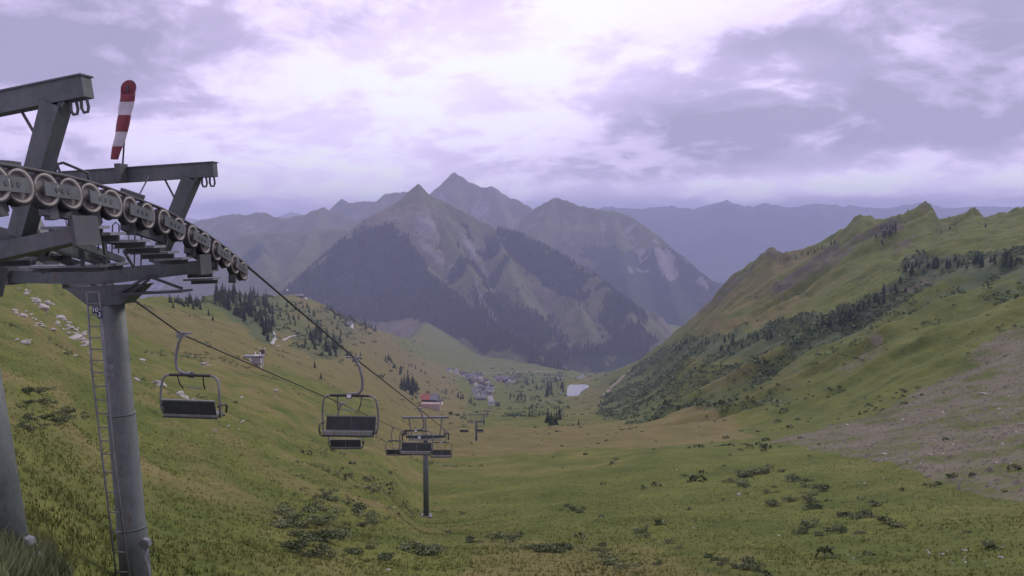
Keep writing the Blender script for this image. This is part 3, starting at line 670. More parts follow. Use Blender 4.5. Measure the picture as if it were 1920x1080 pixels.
# ------------------------------------------------------------------ growth on the slopes (uncountable)
fi, fj = np.meshgrid(np.arange(GX.shape[0] - 1), np.arange(NT - 1), indexing='ij')
AREA = np.abs((GX[1:, :-1] - GX[:-1, :-1]) * (GY[:-1, 1:] - GY[:-1, :-1]) - (GY[1:, :-1] - GY[:-1, :-1]) * (GX[:-1, 1:] - GX[:-1, :-1]))
def scatter_ground(wgt, n):
    p = (wgt[:-1, :-1] * AREA).ravel(); p = p / p.sum(); k = RNG.choice(p.size, n, p=p); i, j = np.unravel_index(k, AREA.shape)
    a = RNG.uniform(0, 1, n); b = RNG.uniform(0, 1, n); o = []
    for G in (GX, GY, GZ): o.append(G[i, j] * (1 - a) * (1 - b) + G[i + 1, j] * a * (1 - b) + G[i, j + 1] * (1 - a) * b + G[i + 1, j + 1] * a * b)
    return np.stack(o, -1)
def clumps(name, pts, size, mat, faces=9, flat=.6, leaf=(.16, .34)):
    """leafy clumps: a handful of leaf faces thrown through a low dome for every plant"""
    n = len(pts); s = size * np.clip(np.exp(RNG.normal(size=n) * .45), .35, 2.4); k = faces
    th = RNG.uniform(0, 6.283, (n, k)); ph = RNG.uniform(.05, 1.35, (n, k)); rr = RNG.uniform(.55, 1, (n, k)) * s[:, None]
    c = np.stack([rr * np.cos(th) * np.cos(ph), rr * np.sin(th) * np.cos(ph), rr * np.sin(ph) * flat], -1) + pts[:, None]
    sz = s[:, None, None] * RNG.uniform(leaf[0], leaf[1], (n, k, 1))
    d1 = RNG.normal(size=(n, k, 3)); d1 /= np.linalg.norm(d1, axis=-1, keepdims=True); d2 = RNG.normal(size=(n, k, 3)); d2 -= d1 * (d1 * d2).sum(-1, keepdims=True); d2 /= np.linalg.norm(d2, axis=-1, keepdims=True)
    q = np.stack([c - d1 * sz, c + d2 * sz * .8, c + d1 * sz, c - d2 * sz * .8], 2).reshape(-1, 3)
    me = np_mesh(name, q, np.arange(len(q)).reshape(-1, 4)); return tag(link(name, me, mat), kind='stuff')
frame = (GU > -120) & (GU < 2040)
nz_a = np.clip(fbm(GX, GY, 45, 4, 121) * 1.4 + .35, 0, 1)
wg = np.where(frame & (GR_ > 220) & (GR_ < 1300) & (GU > 1080), np.clip(wood - .14, 0, 1) ** 1.2 * nz_a ** 1.5 + .012 * (GU > 1350) * (GV > 540) * (rock < .3) * nz_a ** 2, 0)
tag(clumps('shrub_thicket', scatter_ground(wg, 15000), 1.6, M['shrub'], 10), 'dark green thicket spread over the steep grassy slope beneath the jagged ridge', 'shrubs')
wg = np.where(frame & (GR_ > 45) & (GR_ < 330) & (GU > 1000), (np.clip(fbm(GX, GY, 35, 4, 125) - .18, 0, 1) + .02) * (1 - np.clip(rock * 1.4, 0, .9)), 0)
tag(clumps('low_shrubs', scatter_ground(wg, 350), .5, M['bush'], 26), 'low dark scrub patches dotted over the meadow beside the gravel slope', 'shrubs')
wg = np.where(frame & (GR_ > 60) & (GR_ < 420) & (GU < 900), np.clip(fbm(GX, GY, 30, 4, 127) - .22, 0, 1) + .004, 0)
tag(clumps('hillside_herbs', scatter_ground(wg, 1200), .4, M['bush'], 16), 'dark herb patches dotted over the olive hillside behind the lift tower', 'plants')
wg = np.where(frame & (GR_ > 480) & (GR_ < 1900) & (GU < 1150), np.clip(wood, 0, .5) * nz_a + .02, 0) * (q > .95)
tag(clumps('valley_scrub', scatter_ground(wg, 1500), 2.6, M['shrub'], 14), 'scattered green scrub over the valley meadows round the village', 'shrubs')
# grass: tufts near the camera
def tufts(name, pts, h, mat, k=5):
    n = len(pts); hh = h * RNG.uniform(.5, 1.5, (n, k)); th = RNG.uniform(0, 6.283, (n, k)); lean = RNG.uniform(.1, .8, (n, k)) * hh
    bx = pts[:, None, 0] + RNG.normal(size=(n, k)) * h * .35; by = pts[:, None, 1] + RNG.normal(size=(n, k)) * h * .35; bz = np.broadcast_to(pts[:, None, 2], (n, k)) - .02
    wd_ = h * RNG.uniform(.07, .16, (n, k)); px, py = -np.sin(th) * wd_, np.cos(th) * wd_
    q = np.stack([np.stack([bx - px, by - py, bz], -1), np.stack([bx + px, by + py, bz], -1), np.stack([bx + np.cos(th) * lean, by + np.sin(th) * lean, bz + hh], -1)], 2).reshape(-1, 3)
    return tag(link(name, np_mesh(name, q, np.arange(len(q)).reshape(-1, 3)), mat), kind='stuff')
wg = np.where(frame & (GR_ > 8) & (GR_ < 130) & (rock < .3), (.25 + np.clip(fbm(GX, GY, 8, 3, 131) + .3, 0, 1)) * np.clip(40 / GR_, 0, 1.6) ** 1.6, 0)
tag(tufts('meadow_grass', scatter_ground(wg, 38000), .14, M['tuft']), 'olive meadow grass tufts covering the near slope', 'grass')
wg = np.where((GU > -80) & (GU < 110) & (GV > 1010) & (GV < 1130) & (GR_ < 14) & (rock < .3), 1.0, 0)
tag(tufts('tall_grass', scatter_ground(wg, 1500), .28, M['bush']), 'tall dark green grass at the foot of the lift tower', 'grass')
# loose stones of the gravel slope
def stones(name, pts, size, mat):
    n = len(pts); s = size * np.exp(RNG.normal(size=n) * .5); base = np.array([(1, 0, 0), (0, 1, 0), (-1, 0, 0), (0, -1, 0), (0, 0, .8), (0, 0, -.6)], float)
    v = base[None] * s[:, None, None] * RNG.uniform(.6, 1.3, (n, 6, 1)); a = RNG.uniform(0, 6.28, n); ca, sa = np.cos(a)[:, None], np.sin(a)[:, None]
    v = np.stack([v[..., 0] * ca - v[..., 1] * sa, v[..., 0] * sa + v[..., 1] * ca, v[..., 2]], -1) + pts[:, None]
    f = np.array([(0, 1, 4), (1, 2, 4), (2, 3, 4), (3, 0, 4), (1, 0, 5), (2, 1, 5), (3, 2, 5), (0, 3, 5)]); fs = (np.arange(n)[:, None, None] * 6 + f[None]).reshape(-1, 3)
    return tag(link(name, np_mesh(name, v.reshape(-1, 3), fs), mat), kind='stuff')
wg = np.where(frame & (GR_ < 320) & (GU > 1300) & (rock > .3), rock, 0)
tag(stones('gravel', scatter_ground(wg, 9000), .13, M['gravel']), 'loose grey stones lying on the gravel slope', 'gravel')

# ------------------------------------------------------------------ chairlift
def frame_axes(yaw, roll):
    ax = Vector((math.cos(yaw), -math.sin(yaw), math.tan(roll))).normalized(); ay = Vector((math.sin(yaw), math.cos(yaw), 0)); ay = (ay - ax * ay.dot(ax)).normalized()
    return ax, ay, ax.cross(ay)
# one sheave mesh set (axis along local x, outer face at +x)
sh = MB().lathe((0, 0, 0), (1, 0, 0), [(-.03, .0001), (-.03, .165), (.015, .165), (.015, .06), (.05, .05), (.05, .0001)], 20).mesh('sheave', smooth=False)
ty = MB().lathe((0, 0, 0), (1, 0, 0), [(-.055, .19), (-.055, .232), (-.02, .222), (.02, .222), (.055, .232), (.055, .19)], 24).mesh('tyre', smooth=True)
ri = MB().lathe((0, 0, 0), (1, 0, 0), [(-.05, .165), (-.05, .2), (.061, .205), (.066, .185), (.05, .165)], 24).mesh('rim', smooth=True)
for me_, k_ in ((sh, 'hub'), (ty, 'rubber'), (ri, 'rim')): me_.materials.append(M[k_])
def add_sheave(parent, pos, axis_m, s=1.0):
    o = link('sheave', sh, None, parent); o.matrix_local = Matrix.Translation(pos - parent.location) @ axis_m.to_4x4() @ Matrix.Scale(s, 4)
    link('tyre', ty, None, o); link('rim', ri, None, o); return o
def axis_mat(ax, ay, az): return Matrix((ax, ay, az)).transposed()

WH = [(-118, 337), (-66, 341), (-17, 345), (30, 350), (80, 357), (126, 364), (164, 372), (205, 383), (238, 394), (271, 405), (303, 416), (331, 430), (357, 443), (380, 456), (402, 470), (421, 483), (437, 496), (453, 508)]
WR = [P(u, v, 8550 / (885 - u)) for u, v in WH]
DL = [15.0, 15.7, 16.4, 17.1, 17.8, 18.5, 19.2, 19.9, 20.6, 21.3, 22.0]
WL = []
for d in DL:
    X_ = -(10.1 + .045 * d); u = 960 + F * X_ / d; v = np.interp(u, [-120, 40, 107, 130, 170, 200, 224], [482, 492, 510, 519, 533, 543, 553]); WL.append(P(u, v, d))

def bogies(t, wheels, ax, az, side, rope_r=.232):
    """plates that carry the wheels two by two, on the outer face, plus the beam behind"""
    off = ax * (.105 * side)
    for a, b in zip(wheels[0::2], wheels[1::2]):
        y = (b - a).normalized(); up = ax.cross(y).normalized()
        if up.z < 0: up = -up
        mb = MB().box((a + b) / 2 + off, y, ax, up, (b - a).length + .26, .025, .19); pl = mb.build('bogie_plate', M['steel'], t)
        for f in (.25, .5, .75):
            c = a.lerp(b, f) + off * 1.14; MB().lathe(c, ax, [(-.012, .0001), (-.012, .034), (.012, .034), (.012, .0001)], 10).build('bolt', M['dark'], pl)
        c0 = a.lerp(b, .5); MB().beam(c0 - ax * (.12 * side) - up * .02, c0 - ax * (.12 * side) - up * .36, .16, .1).build('bogie_arm', M['dark'], t)
    for k in range(0, len(wheels) - 3, 4):
        seg = wheels[k:k + 4]; y = (seg[-1] - seg[0]).normalized(); up = ax.cross(y).normalized(); up = up if up.z > 0 else -up
        c = (seg[0] + seg[-1]) / 2 - ax * (.14 * side) - up * .2; MB().box(c, y, ax, up, (seg[-1] - seg[0]).length * .86, .1, .2).build('carrier_beam', M['dark'], t)

def head(t, C, ax, ay, az, hg, slim=1.0, gan=1.47):
    Q = lambda x, y, z: C + ax * x + ay * y + az * z
    # crossarm, tapering outwards, with a deeper haunch over the pole
    for s in (-1, 1):
        MB().beam(Q(0, 0, -.62), Q(s * (hg + .02), 0, -.52), .40, .40 * slim, az, .36, .32 * slim).build('crossarm', M['steel'], t)
        e = MB().box(Q(s * (hg + .05), 0, -.48), ax, ay, az, .06, .5, .42).build('end_plate', M['dark'], t)
    hb = MB(); vs = []
    for z, w_ in ((-.84 + .1 * (1 - slim), 1.25 * slim ** 2), (-1.22, .36)):
        for i, j in ((-1, -1), (1, -1), (1, 1), (-1, 1)): vs.append(Q(i * w_, j * .26, z))
    hb.add(vs, [(0, 1, 2, 3), (7, 6, 5, 4), (4, 5, 1, 0), (5, 6, 2, 1), (6, 7, 3, 2), (7, 4, 0, 3)]); hb.build('haunch', M['steel'], t)
    g = MB().box(Q(0, 0, gan), ax, ay, az, 2 * hg + .9, .2, .29).build('gantry_beam', M['steel'], t)
    fl = MB().box(Q(0, 0, gan + .155), ax, ay, az, 2 * hg + .94, .26, .022).build('flange', M['steel'], g)
    for s in (-1, 1):
        pb, pt = Q(s * (hg - 1.0), 0, -.4), Q(s * (hg - .08), 0, gan - .15)
        p_ = MB().beam(pb, pt, .26, .24, ax, .26, .30).build('gantry_post', M['steel'], t)
        MB().beam(Q(s * (hg - .16), 0, gan - .46), Q(s * (hg + .07), 0, gan - .13), .14, .10, ax).build('gusset', M['steel'], p_)
        MB().tube([Q(s * (hg - .66), .0, gan - .14), Q(s * (hg - .34), 0, gan - .86)], .022, 6).build('brace', M['dark'], t)
        MB().tube([Q(s * (hg - .95), -.09, gan - .05), Q(s * (hg - 1.35), -.2, gan - .75), Q(s * (hg - 1.5), -.25, -.3)], .016, 6).build('brace', M['grate'], t)
        for k in (.19, .36):
            c = Q(s * (hg + k), 0, gan - .15); pts = [c + ax * .045, c + ax * .055 - az * .12, c + ax * .03 - az * .185, c - ax * .03 - az * .185, c - ax * .055 - az * .12, c - ax * .045]
            MB().tube(pts, .022, 6).build('hook_eye', M['dark'], t)
        MB().beam(Q(s * (hg + .06), 0, gan - .18), Q(s * (hg + .06), 0, gan - .3), .05, .05, ay)

ground_at = lambda u, d, v=1100: Vector((P(u, v, d).x, P(u, v, d).y, ground_z(P(u, v, d).x, P(u, v, d).y)))

# --- far pole of the double tower (in full view)
axB, ayB, azB = frame_axes(R(5), R(3.2)); HG = 2.08
CB = P(376, 453, 16.8) - axB * HG
footB = P(262, 1160, 16.9); footB.z = min(footB.z, ground_z(footB.x, footB.y) - .4)
tB = thing('lift_tower', (footB.x, footB.y, ground_z(footB.x, footB.y)), 'grey steel chairlift tower with numbered blue plates, ladder and windsock on its gantry', 'lift tower', 'steel towers of the chairlift')
topB = CB - azB * 1.2
seg_ = 28; pb = MB(); pb.tube([topB.lerp(footB, f) for f in (0, .34, .342, .348, .35, .7, .702, .708, .71, 1)], .255, seg_, .315); pole = pb.build('pole', M['pole'], tB, True)
for f in (.345, .705):
    c = topB.lerp(footB, f); MB().lathe(c, (footB - topB), [(-.02, .22), (-.02, .255 + .06 * f + .014), (.02, .255 + .06 * f + .014), (.02, .22)], 28).build('weld_band', M['pole'], pole, True, tB.location)
head(tB, CB, axB, ayB, azB, HG, .82)
QB = lambda x, y, z: CB + axB * x + ayB * y + azB * z
amB = axis_mat(axB, ayB, azB)
for p in WR[8:]: add_sheave(tB, p, amB, 1.07)
for p in WL[2:]: add_sheave(tB, p, axis_mat(-axB, -ayB, azB))
bogies(tB, WR[8:], axB, azB, 1); bogies(tB, WL[2:10], axB, azB, -1)
# triangular outrigger and lower landing under the right arm
for a, b in (((.42, -.95), (1.05, -.66)), ((1.05, -.66), (1.75, -.95)), ((.62, -1.0), (1.05, -.72))):
    MB().beam(QB(a[0], -.3, a[1]), QB(b[0], -.3, b[1]), .05, .05, azB).build('strut', M['dark'], tB)
MB().box(QB(1.1, -.3, -1.0), axB, ayB, azB, 1.5, .5, .045).build('landing', M['dark'], tB)
def steps(t, lst, mat='grate'):
    for (u0, u1, v, d) in lst:
        a, b = P(u0, v, d), P(u1, v - 2, d); o = MB().beam(a, b, .5, .045).build('walkway_step', M[mat], t)
        MB().beam(a - Vector((0, -.2, .07)), b.lerp(a, .12) - Vector((0, -.2, .07)), .05, .1).build('step_bearer', M['dark'], o, False, t.location)
steps(tB, [(205, 270, 453, 13.6), (225, 300, 464, 14.3), (255, 326, 475, 15.2), (345, 398, 512, 17.2), (352, 408, 524, 17.6), (150, 230, 497, 15.5), (50, 200, 500, 15.0), (55, 130, 478, 14.0), (0, 90, 470, 13.4), (300, 350, 486, 16.2)])
for (a, b) in (((100, 500, 15), (78, 512, 15)), ((40, 460, 12.6), (150, 492, 15.2)), ((168, 478, 14.4), (205, 492, 15.6)), ((190, 440, 13.4), (196, 476, 14.2)), ((232, 470, 14.8), (250, 500, 15.6)), ((62, 470, 13.2), (120, 452, 13.0))): MB().beam(P(*a), P(*b), .035, .05).build('strut', M['steel'], tB)
for (u, v0, v1, d) in ((178, 470, 418, 14.2), (216, 475, 417, 14.6), (258, 500, 430, 14.4)):
    a = P(u, v0, d); b = P(u + 1, v1, d); dx = Vector((.06, 0, 0)); MB().tube([a - dx, b - dx - Vector((0, 0, .05)), b, b + dx - Vector((0, 0, .05)), a + dx], .013, 6).build('handrail', M['dark'], tB)
for (a, b, w_) in (((62, 446, 12.0), (204, 494, 16.2), .2), ((95, 438, 12.0), (232, 489, 16.4), .13), ((20, 452, 12.2), (165, 505, 16.0), .12), ((120, 440, 12), (300, 470, 15.4), .06)):
    MB().beam(P(*a), P(*b), .06, w_).build('stringer', M['steel'], tB)
for (u, v0, v1, d) in ((80, 440, 492, 13), (155, 450, 500, 14.2), (197, 455, 505, 15), (132, 400, 445, 11.9), (160, 395, 452, 12.2)):
    MB().beam(P(u, v0, d), P(u, v1, d), .055, .055, Vector((0, 1, 0))).build('stanchion', M['steel'], tB)
# ladder on the left side of the pole
ld = [P(163, 548, 16.35), P(172, 690, 16.3), P(192, 860, 16.3), P(222, 1110, 16.3)]; rd = [P(186, 548, 16.3), P(197, 690, 16.2), P(214, 860, 16.2), P(246, 1110, 16.2)]
lad = MB().tube(ld, .02, 6).build('ladder_rail', M['grate'], tB, True); MB().tube(rd, .024, 6).build('ladder_rail', M['grate'], tB, True)
for k in range(21):
    f = k / 20 * 2.999; i = int(f); g = f - i; MB().tube([ld[i].lerp(ld[i + 1], g), rd[i].lerp(rd[i + 1], g)], .014, 6).build('rung', M['grate'], tB, True)
for v_, d_ in ((692, 16.35), (708, 16.35)):
    MB().beam(P(199, v_, 16.25), P(212, v_ - 5, 16.3), .04, .09).build('ladder_bracket', M['grate'], tB)
# number plates
def text_mesh(s, size, mat, name, parent, pos, rot):
    cu = bpy.data.curves.new('txt', 'FONT'); cu.body = s; cu.size = size; cu.extrude = .004; cu.align_x = 'CENTER'; cu.align_y = 'CENTER'
    ob = bpy.data.objects.new('txt', cu); col.objects.link(ob); dg = bpy.context.evaluated_depsgraph_get(); me = bpy.data.meshes.new_from_object(ob.evaluated_get(dg)); bpy.data.objects.remove(ob)
    o = link(name, me, mat, parent); o.matrix_local = Matrix.Translation(pos) @ rot; return o
rotp = Matrix.Rotation(R(90), 4, 'X')
for (s, u, v) in (('10', 178.5, 581), ('3', 187, 590)):
    c = P(u, v, 16.15); pl = MB().box(c, Vector((1, 0, 0)), Vector((0, 1, 0)), Vector((0, 0, 1)), .13 if len(s) > 1 else .10, .012, .15).build('number_plate', M['blue'], tB)
    text_mesh(s, .13, M['white'], 'numeral', pl, c - tB.location + Vector((0, -.012, 0)), rotp)
# hexagonal box and cable duct at the pole's foot
def hexbox(t, c, r, ay):
    o = MB().tube([c - ay * .06, c + ay * .06], r, 6).build('junction_box', M['grate'], t); MB().tube([c - ay * .075, c - ay * .06], r * .8, 6).build('lid', M['grate'], o, False, t.location); return o
hexbox(tB, P(273, 1019, 16.4), .12, Vector((.2, 1, 0)).normalized())
MB().tube([P(276, 1030, 16.4), P(270, 1046, 16.4), P(278, 1062, 16.35), P(284, 1120, 16.3)], .035, 8).build('cable_duct', M['grate'], tB, True)

# --- near pole of the double tower (mostly beyond the frame)
axA, ayA, azA = frame_axes(R(11), R(8.0))
CA = P(144, 370, 11.3) - axA * HG
footA = P(22, 1110, 11.2); footA.z = min(footA.z, ground_z(footA.x, footA.y) - .4)
tA = thing('lift_tower', (footA.x, footA.y, ground_z(footA.x, footA.y)), 'grey steel chairlift tower with a junction box by the gravel patch at its foot', 'lift tower', 'steel towers of the chairlift')
MB().tube([(CA - azA * 1.2).lerp(footA, f) for f in (0, .5, 1)], .26, 28, .32).build('pole', M['pole'], tA, True)
head(tA, CA, axA, ayA, azA, HG, .66)
for p in WR[:8]: add_sheave(tA, p, axis_mat(axA, ayA, azA), 1.07)
bogies(tA, WR[:8], axA, azA, 1)
steps(tA, [(95, 190, 428, 11.7), (130, 222, 440, 12.3), (-40, 52, 487, 12.6)])
MB().tube([P(101, 345, 12), P(103, 322, 12), P(108, 308, 12), P(118, 305, 12), P(164, 324, 12.4), P(167, 345, 12.4)], .022, 8).build('handrail', M['dark'], tA, True)
MB().tube([P(100, 290, 11.9), P(117, 335, 11.9)], .02, 6).build('brace', M['dark'], tA)
MB().beam(P(-60, 306, 10.6), P(29, 311, 10.6), .25, .12).build('rope_guard', M['steel'], tA)
MB().beam(P(228, 357, 14), P(269, 371, 14), .1, .09).build('rope_guard', M['steel'], tB)
for (a, b) in (((-40, 425), (60, 452)), ((-40, 470), (60, 440))): MB().beam(P(*a, 11.6), P(*b, 11.6), .05, .16).build('strut', M['steel'], tA)
hexbox(tA, P(52, 1017, 10.7), .085, Vector((.2, 1, 0)).normalized())
for u0, u1 in ((48, 56), (60, 72), (72, 88)): MB().beam(P(u0, 1035, 10.6), P(u1, 1072, 10.5), .05, .02).build('ground_anchor', M['grate'], tA)

# --- windsock on the gantry
mb_ = P(228, 322, 16.7); mt_ = P(240, 158, 16.7)
ws = thing('windsock', mb_, 'limp red and white striped windsock on a thin mast above the gantry beam', 'windsock')
MB().tube([mb_ - Vector((0, 0, .12)), mt_], .018, 8).build('mast', M['mast'], ws, True)
MB().box(mb_ - Vector((0, 0, .02)), axB, ayB, azB, .12, .3, .36).build('clamp', M['dark'], ws)
rc = P(241, 166, 16.7); MB().tube([rc + Vector((math.cos(a) * .15, math.sin(a) * .07, math.sin(a) * .175)) for a in (6.283 * k / 20 for k in range(20))], .012, 6, closed=True).build('ring', M['mast'], ws, True)
path = [(240, 164, .150), (239, 186, .148), (236, 206, .135), (231, 232, .125), (225, 258, .115), (219, 279, .10), (215, 299, .075)]
names = ['red', 'cloth', 'red', 'cloth', 'red']
cps = []
for i in range(31):
    f = i / 30 * (len(path) - 1); k = min(int(f), len(path) - 2); g = f - k
    u, v, r = [path[k][j] * (1 - g) + path[k + 1][j] * g for j in range(3)]; cps.append((P(u, v, 16.62), r))
cuts = [0, 6, 12, 18, 24, 30]
for s in range(5):
    mb = MB(); vs = []; n = 16
    for i in range(cuts[s], cuts[s + 1] + 1):
        c, r = cps[i]
        for k in range(n):
            a = 6.283 * k / n; w_ = 1 + .10 * math.sin(3 * a + i * .35) * min(1, i / 8) + .05 * math.sin(5 * a - i * .5) * min(1, i / 8)
            if i < 2: off = Vector((math.cos(a) * r, math.sin(a) * r * .45, math.sin(a) * r * 1.1))
            else: off = Vector((math.cos(a) * r * w_, math.sin(a) * r * .6 * w_, math.sin(a) * r * .5 * max(0, 1 - i / 9)))
            vs.append(c + off)
    m_ = cuts[s + 1] - cuts[s]
    mb.add(vs, [(i * n + k, i * n + (k + 1) % n, (i + 1) * n + (k + 1) % n, (i + 1) * n + k) for i in range(m_) for k in range(n)])
    mb.build('sleeve_band', M[names[s]], ws, True)

# --- ordinary towers farther down the line
def line_tower(cu, cv, d, g, foot_v, label, ph=1.84, nwh=3):
    ax, ay, az = frame_axes(R(-2), R(0)); C = P(cu, cv, d); hg = g / 2
    base = Vector((C.x, C.y, ground_z(C.x, C.y)))
    t = thing('lift_tower', base, label, 'lift tower', 'steel towers of the chairlift')
    MB().tube([C - az * .5, base - Vector((0, 0, .5))], .26, 16, .36).build('pole', M['pole'], t, True)
    MB().box(base + Vector((0, 0, .1)), ax, ay, az, 1.3, 1.3, .5).build('footing', M['grate'], t)
    Q = lambda x, y, z: C + ax * x + ay * y + az * z
    for s in (-1, 1):
        MB().beam(Q(0, 0, -.42), Q(s * (hg - .1), 0, -.4), .4, .42, az, .3, .28).build('crossarm', M['steel'], t)
        MB().beam(Q(s * (hg - .75), 0, -.3), Q(s * (hg - .45), 0, ph - .1), .14, .14, ax).build('gantry_post', M['grate'], t)
        yy = Vector((0, 1, -.22)).normalized()
        for k in range(nwh * 2): add_sheave(t, Q(s * hg, 0, 0) + yy * ((k - nwh + .5) * .52), axis_mat(ax * s, ay * s, az))
        MB().box(Q(s * (hg + .02), 0, 0) + Vector((0, 0, -.03)), yy, ax, ax.cross(yy), nwh * 1.0, .25, .16).build('carrier_beam', M['dark'], t)
        MB().beam(Q(s * (hg + .3), -.4, .1), Q(s * (hg + .3), -.4, -.75), .08, .16, ax).build('rope_catcher', M['dark'], t)
    MB().beam(Q(0, 0, -.3), Q(0, 0, ph - .1), .14, .14, ax).build('gantry_post', M['grate'], t)
    MB().box(Q(0, 0, ph), ax, ay, az, g + .75, .2, .24).build('gantry_beam', M['grate'], t)
    MB().box(Q(0, -.5, -.68), ax, ay, az, g - .9, .5, .05).build('catwalk', M['grate'], t)
    for x in (-.5, 1.2, -1.5): MB().tube([Q(x * hg / 2.3, -.7, -.68), Q(x * hg / 2.3, -.7, .3)], .018, 6).build('handrail', M['grate'], t)
    MB().box(Q(-.7, -.25, -.45), ax, ay, az, .3, .06, .3).build('lamp', M['white'], t)
    for s in (-.28, .28): MB().tube([C + ax * s - ay * .5 - az * .9, base + ax * s - ay * .5], .02, 6).build('ladder_rail', M['grate'], t)
    return Q(-hg, 0, .22), Q(hg, 0, .22)
T2 = line_tower(798, 812, 92, 4.75, 970, 'slim chairlift tower with pale gantry beam standing in the open meadow')
T3 = line_tower(893, 788, 235, 4.4, 826, 'slim chairlift tower first below the meadow tower', 1.8, 2)
T4 = line_tower(907, 776, 400, 4.4, 0, 'slim chairlift tower second below the meadow tower', 1.8, 2)
T5 = line_tower(914, 770, 580, 4.4, 0, 'slim chairlift tower third below the meadow tower', 1.8, 2)
T6 = line_tower(919, 764, 780, 4.4, 0, 'slim chairlift tower above the valley station', 1.8, 2)

# --- haul ropes
up_ = Vector((0, 0, .245))
G = {'R1': P(667, 673, 32), 'R2': P(787, 767, 54), 'L1': P(341, 627, 29), 'L2': P(640, 757, 53), 'L3': P(738, 801, 85), 'R3': P(832, 804, 86)}
valley_st = hit(923, 760)
end_L = valley_st + Vector((-2.2, 0, 5)); end_R = valley_st + Vector((2.2, 0, 5))
ropeR = [WR[0] + Vector((0, -6, .5)) + up_] + [p + up_ for p in WR] + [G['R1'], G['R2'], G['R3'], T2[1], T3[1], T4[1], T5[1], T6[1], end_R]
ropeL = [WL[0] + Vector((.1, -9, 2.2)) + up_, WL[0] + Vector((0, -4, .8)) + up_] + [p + up_ for p in WL] + [G['L1'], G['L2'], G['L3'], T2[0], T3[0], T4[0], T5[0], T6[0], end_L]
for pts, lab in ((ropeR, 'dark haul rope over the wheels nearest the windsock, running down to the valley'), (ropeL, 'dark haul rope that passes behind the numbered tower, running down to the valley')):
    o = MB().tube(pts, .03, 8).build('haul_rope', M['rope'], None, True); tag(o, lab, 'rope')

# --- chairs
def make_chair():
    t = empty('chairlift_chair')
    mk = lambda mb, n, m, s=True, p=None: link(n, mb.mesh(n, smooth=s), M[m], p or t)
    mk(MB().box((0, 0, -.02), Vector((1, 0, 0)), Vector((0, 1, 0)), Vector((0, 0, 1)), .16, .5, .14), 'grip', 'chair_tube', False)
    mk(MB().box((-.08, 0, .06), Vector((1, 0, 0)), Vector((0, 1, 0)), Vector((0, 0, 1)), .62, .12, .05), 'grip_lever', 'chair_tube', False)
    arm = [(0, 0, -.05), (.14, 0, -.3), (.24, 0, -.7), (.27, 0, -1.0), (.24, 0, -1.24), (.12, 0, -1.39), (-.05, 0, -1.44), (-.25, 0, -1.44)]
    mk(MB().tube(arm, .055, 10), 'hanger_arm', 'chair_tube')
    cx = -.27
    mk(MB().tube([(cx - .8, 0, -1.5), (cx + .8, 0, -1.5)], .055, 10), 'crossbar', 'chair_dark')
    pl = mk(MB().box((cx, -.09, -1.5), Vector((1, 0, 0)), Vector((0, 1, 0)), Vector((0, 0, 1)), .24, .06, .22), 'number_plate', 'chair_tube', False)
    mk(MB().box((cx, -.125, -1.5), Vector((1, 0, 0)), Vector((0, 1, 0)), Vector((0, 0, 1)), .15, .012, .13), 'plate_face', 'white', False, pl)
    for s in (-1, 1):
        hoop = [(cx + s * .72, 0, -1.5), (cx + s * .95, 0, -1.53), (cx + s * 1.08, 0, -1.66), (cx + s * 1.13, .03, -1.95), (cx + s * 1.16, .06, -2.4), (cx + s * 1.14, .02, -2.8), (cx + s * 1.08, -.1, -3.05)]
        mk(MB().tube(hoop, .042, 8), 'side_hoop', 'chair_tube')
        arm_ = [(cx + s * 1.1, .1, -2.62), (cx + s * 1.14, -.3, -2.6), (cx + s * 1.12, -.55, -2.72), (cx + s * 1.07, -.55, -2.98)]
        mk(MB().tube(arm_, .035, 8), 'armrest', 'chair_dark')
        lift = [(cx + s * .5, .0, -1.5), (cx + s * .47, -.1, -1.85), (cx + s * .42, -.25, -2.05)]
        mk(MB().tube(lift, .025, 8), 'restraint_arm', 'chair_dark')
    mk(MB().tube([(cx - .3, -.28, -2.02), (cx + .3, -.28, -2.02)], .022, 8), 'restraint_bar', 'chair_tube')
    X_, Y_, Z_ = Vector((1, 0, 0)), Vector((0, .97, .25)).normalized(), Vector((0, -.25, .97)).normalized()
    Yb, Zb = Vector((0, .97, -.24)).normalized(), Vector((0, .24, .97)).normalized()
    for s in (-1, 1): mk(MB().box((cx + s * .515, .12, -2.68), X_, Yb, Zb, 1.01, .05, .56), 'backrest', 'seat', False)
    mk(MB().box((cx, .19, -2.395), X_, Yb, Zb, 2.12, .07, .05), 'back_rail', 'seat_edge', False)
    for k in range(4): mk(MB().box((cx + (k - 1.5) * .52, -.17, -2.985), X_, Vector((0, 1, -.1)).normalized(), Vector((0, .1, 1)).normalized(), .5, .5, .15), 'seat', 'seat_edge', False)
    mk(MB().tube([(cx - 1.08, -.44, -3.06), (cx + 1.08, -.44, -3.06)], .035, 8), 'seat_tube', 'chair_dark')
    mk(MB().tube([(cx - 1.08, .1, -3.05), (cx + 1.08, .1, -3.05)], .03, 8), 'seat_tube', 'chair_dark')
    return t
chair = make_chair(); first = True
CHG = 'empty chairs hanging on the chairlift ropes'
def hang(pos, rz, label, sc=1.0):
    global first
    c = chair if first else copy_tree(chair); first = False
    c.location = pos; c.rotation_euler = (0, 0, rz); c.scale = (sc,) * 3; return tag(c, label, 'lift chair', CHG)
hang(G['R1'], R(-4), 'empty chair facing uphill, hanging from the rope that runs over the wheels below the windsock')
hang(G['L1'], R(180 - 8), 'empty chair facing downhill, hanging just past the numbered tower')
hang(G['L2'], R(180), 'empty chair facing downhill, seen behind the uphill chair before the meadow tower')
hang(G['R2'], R(-2), 'empty chair facing uphill just above the meadow tower')
hang(G['L3'], R(180), 'empty chair facing downhill right beside the meadow tower')
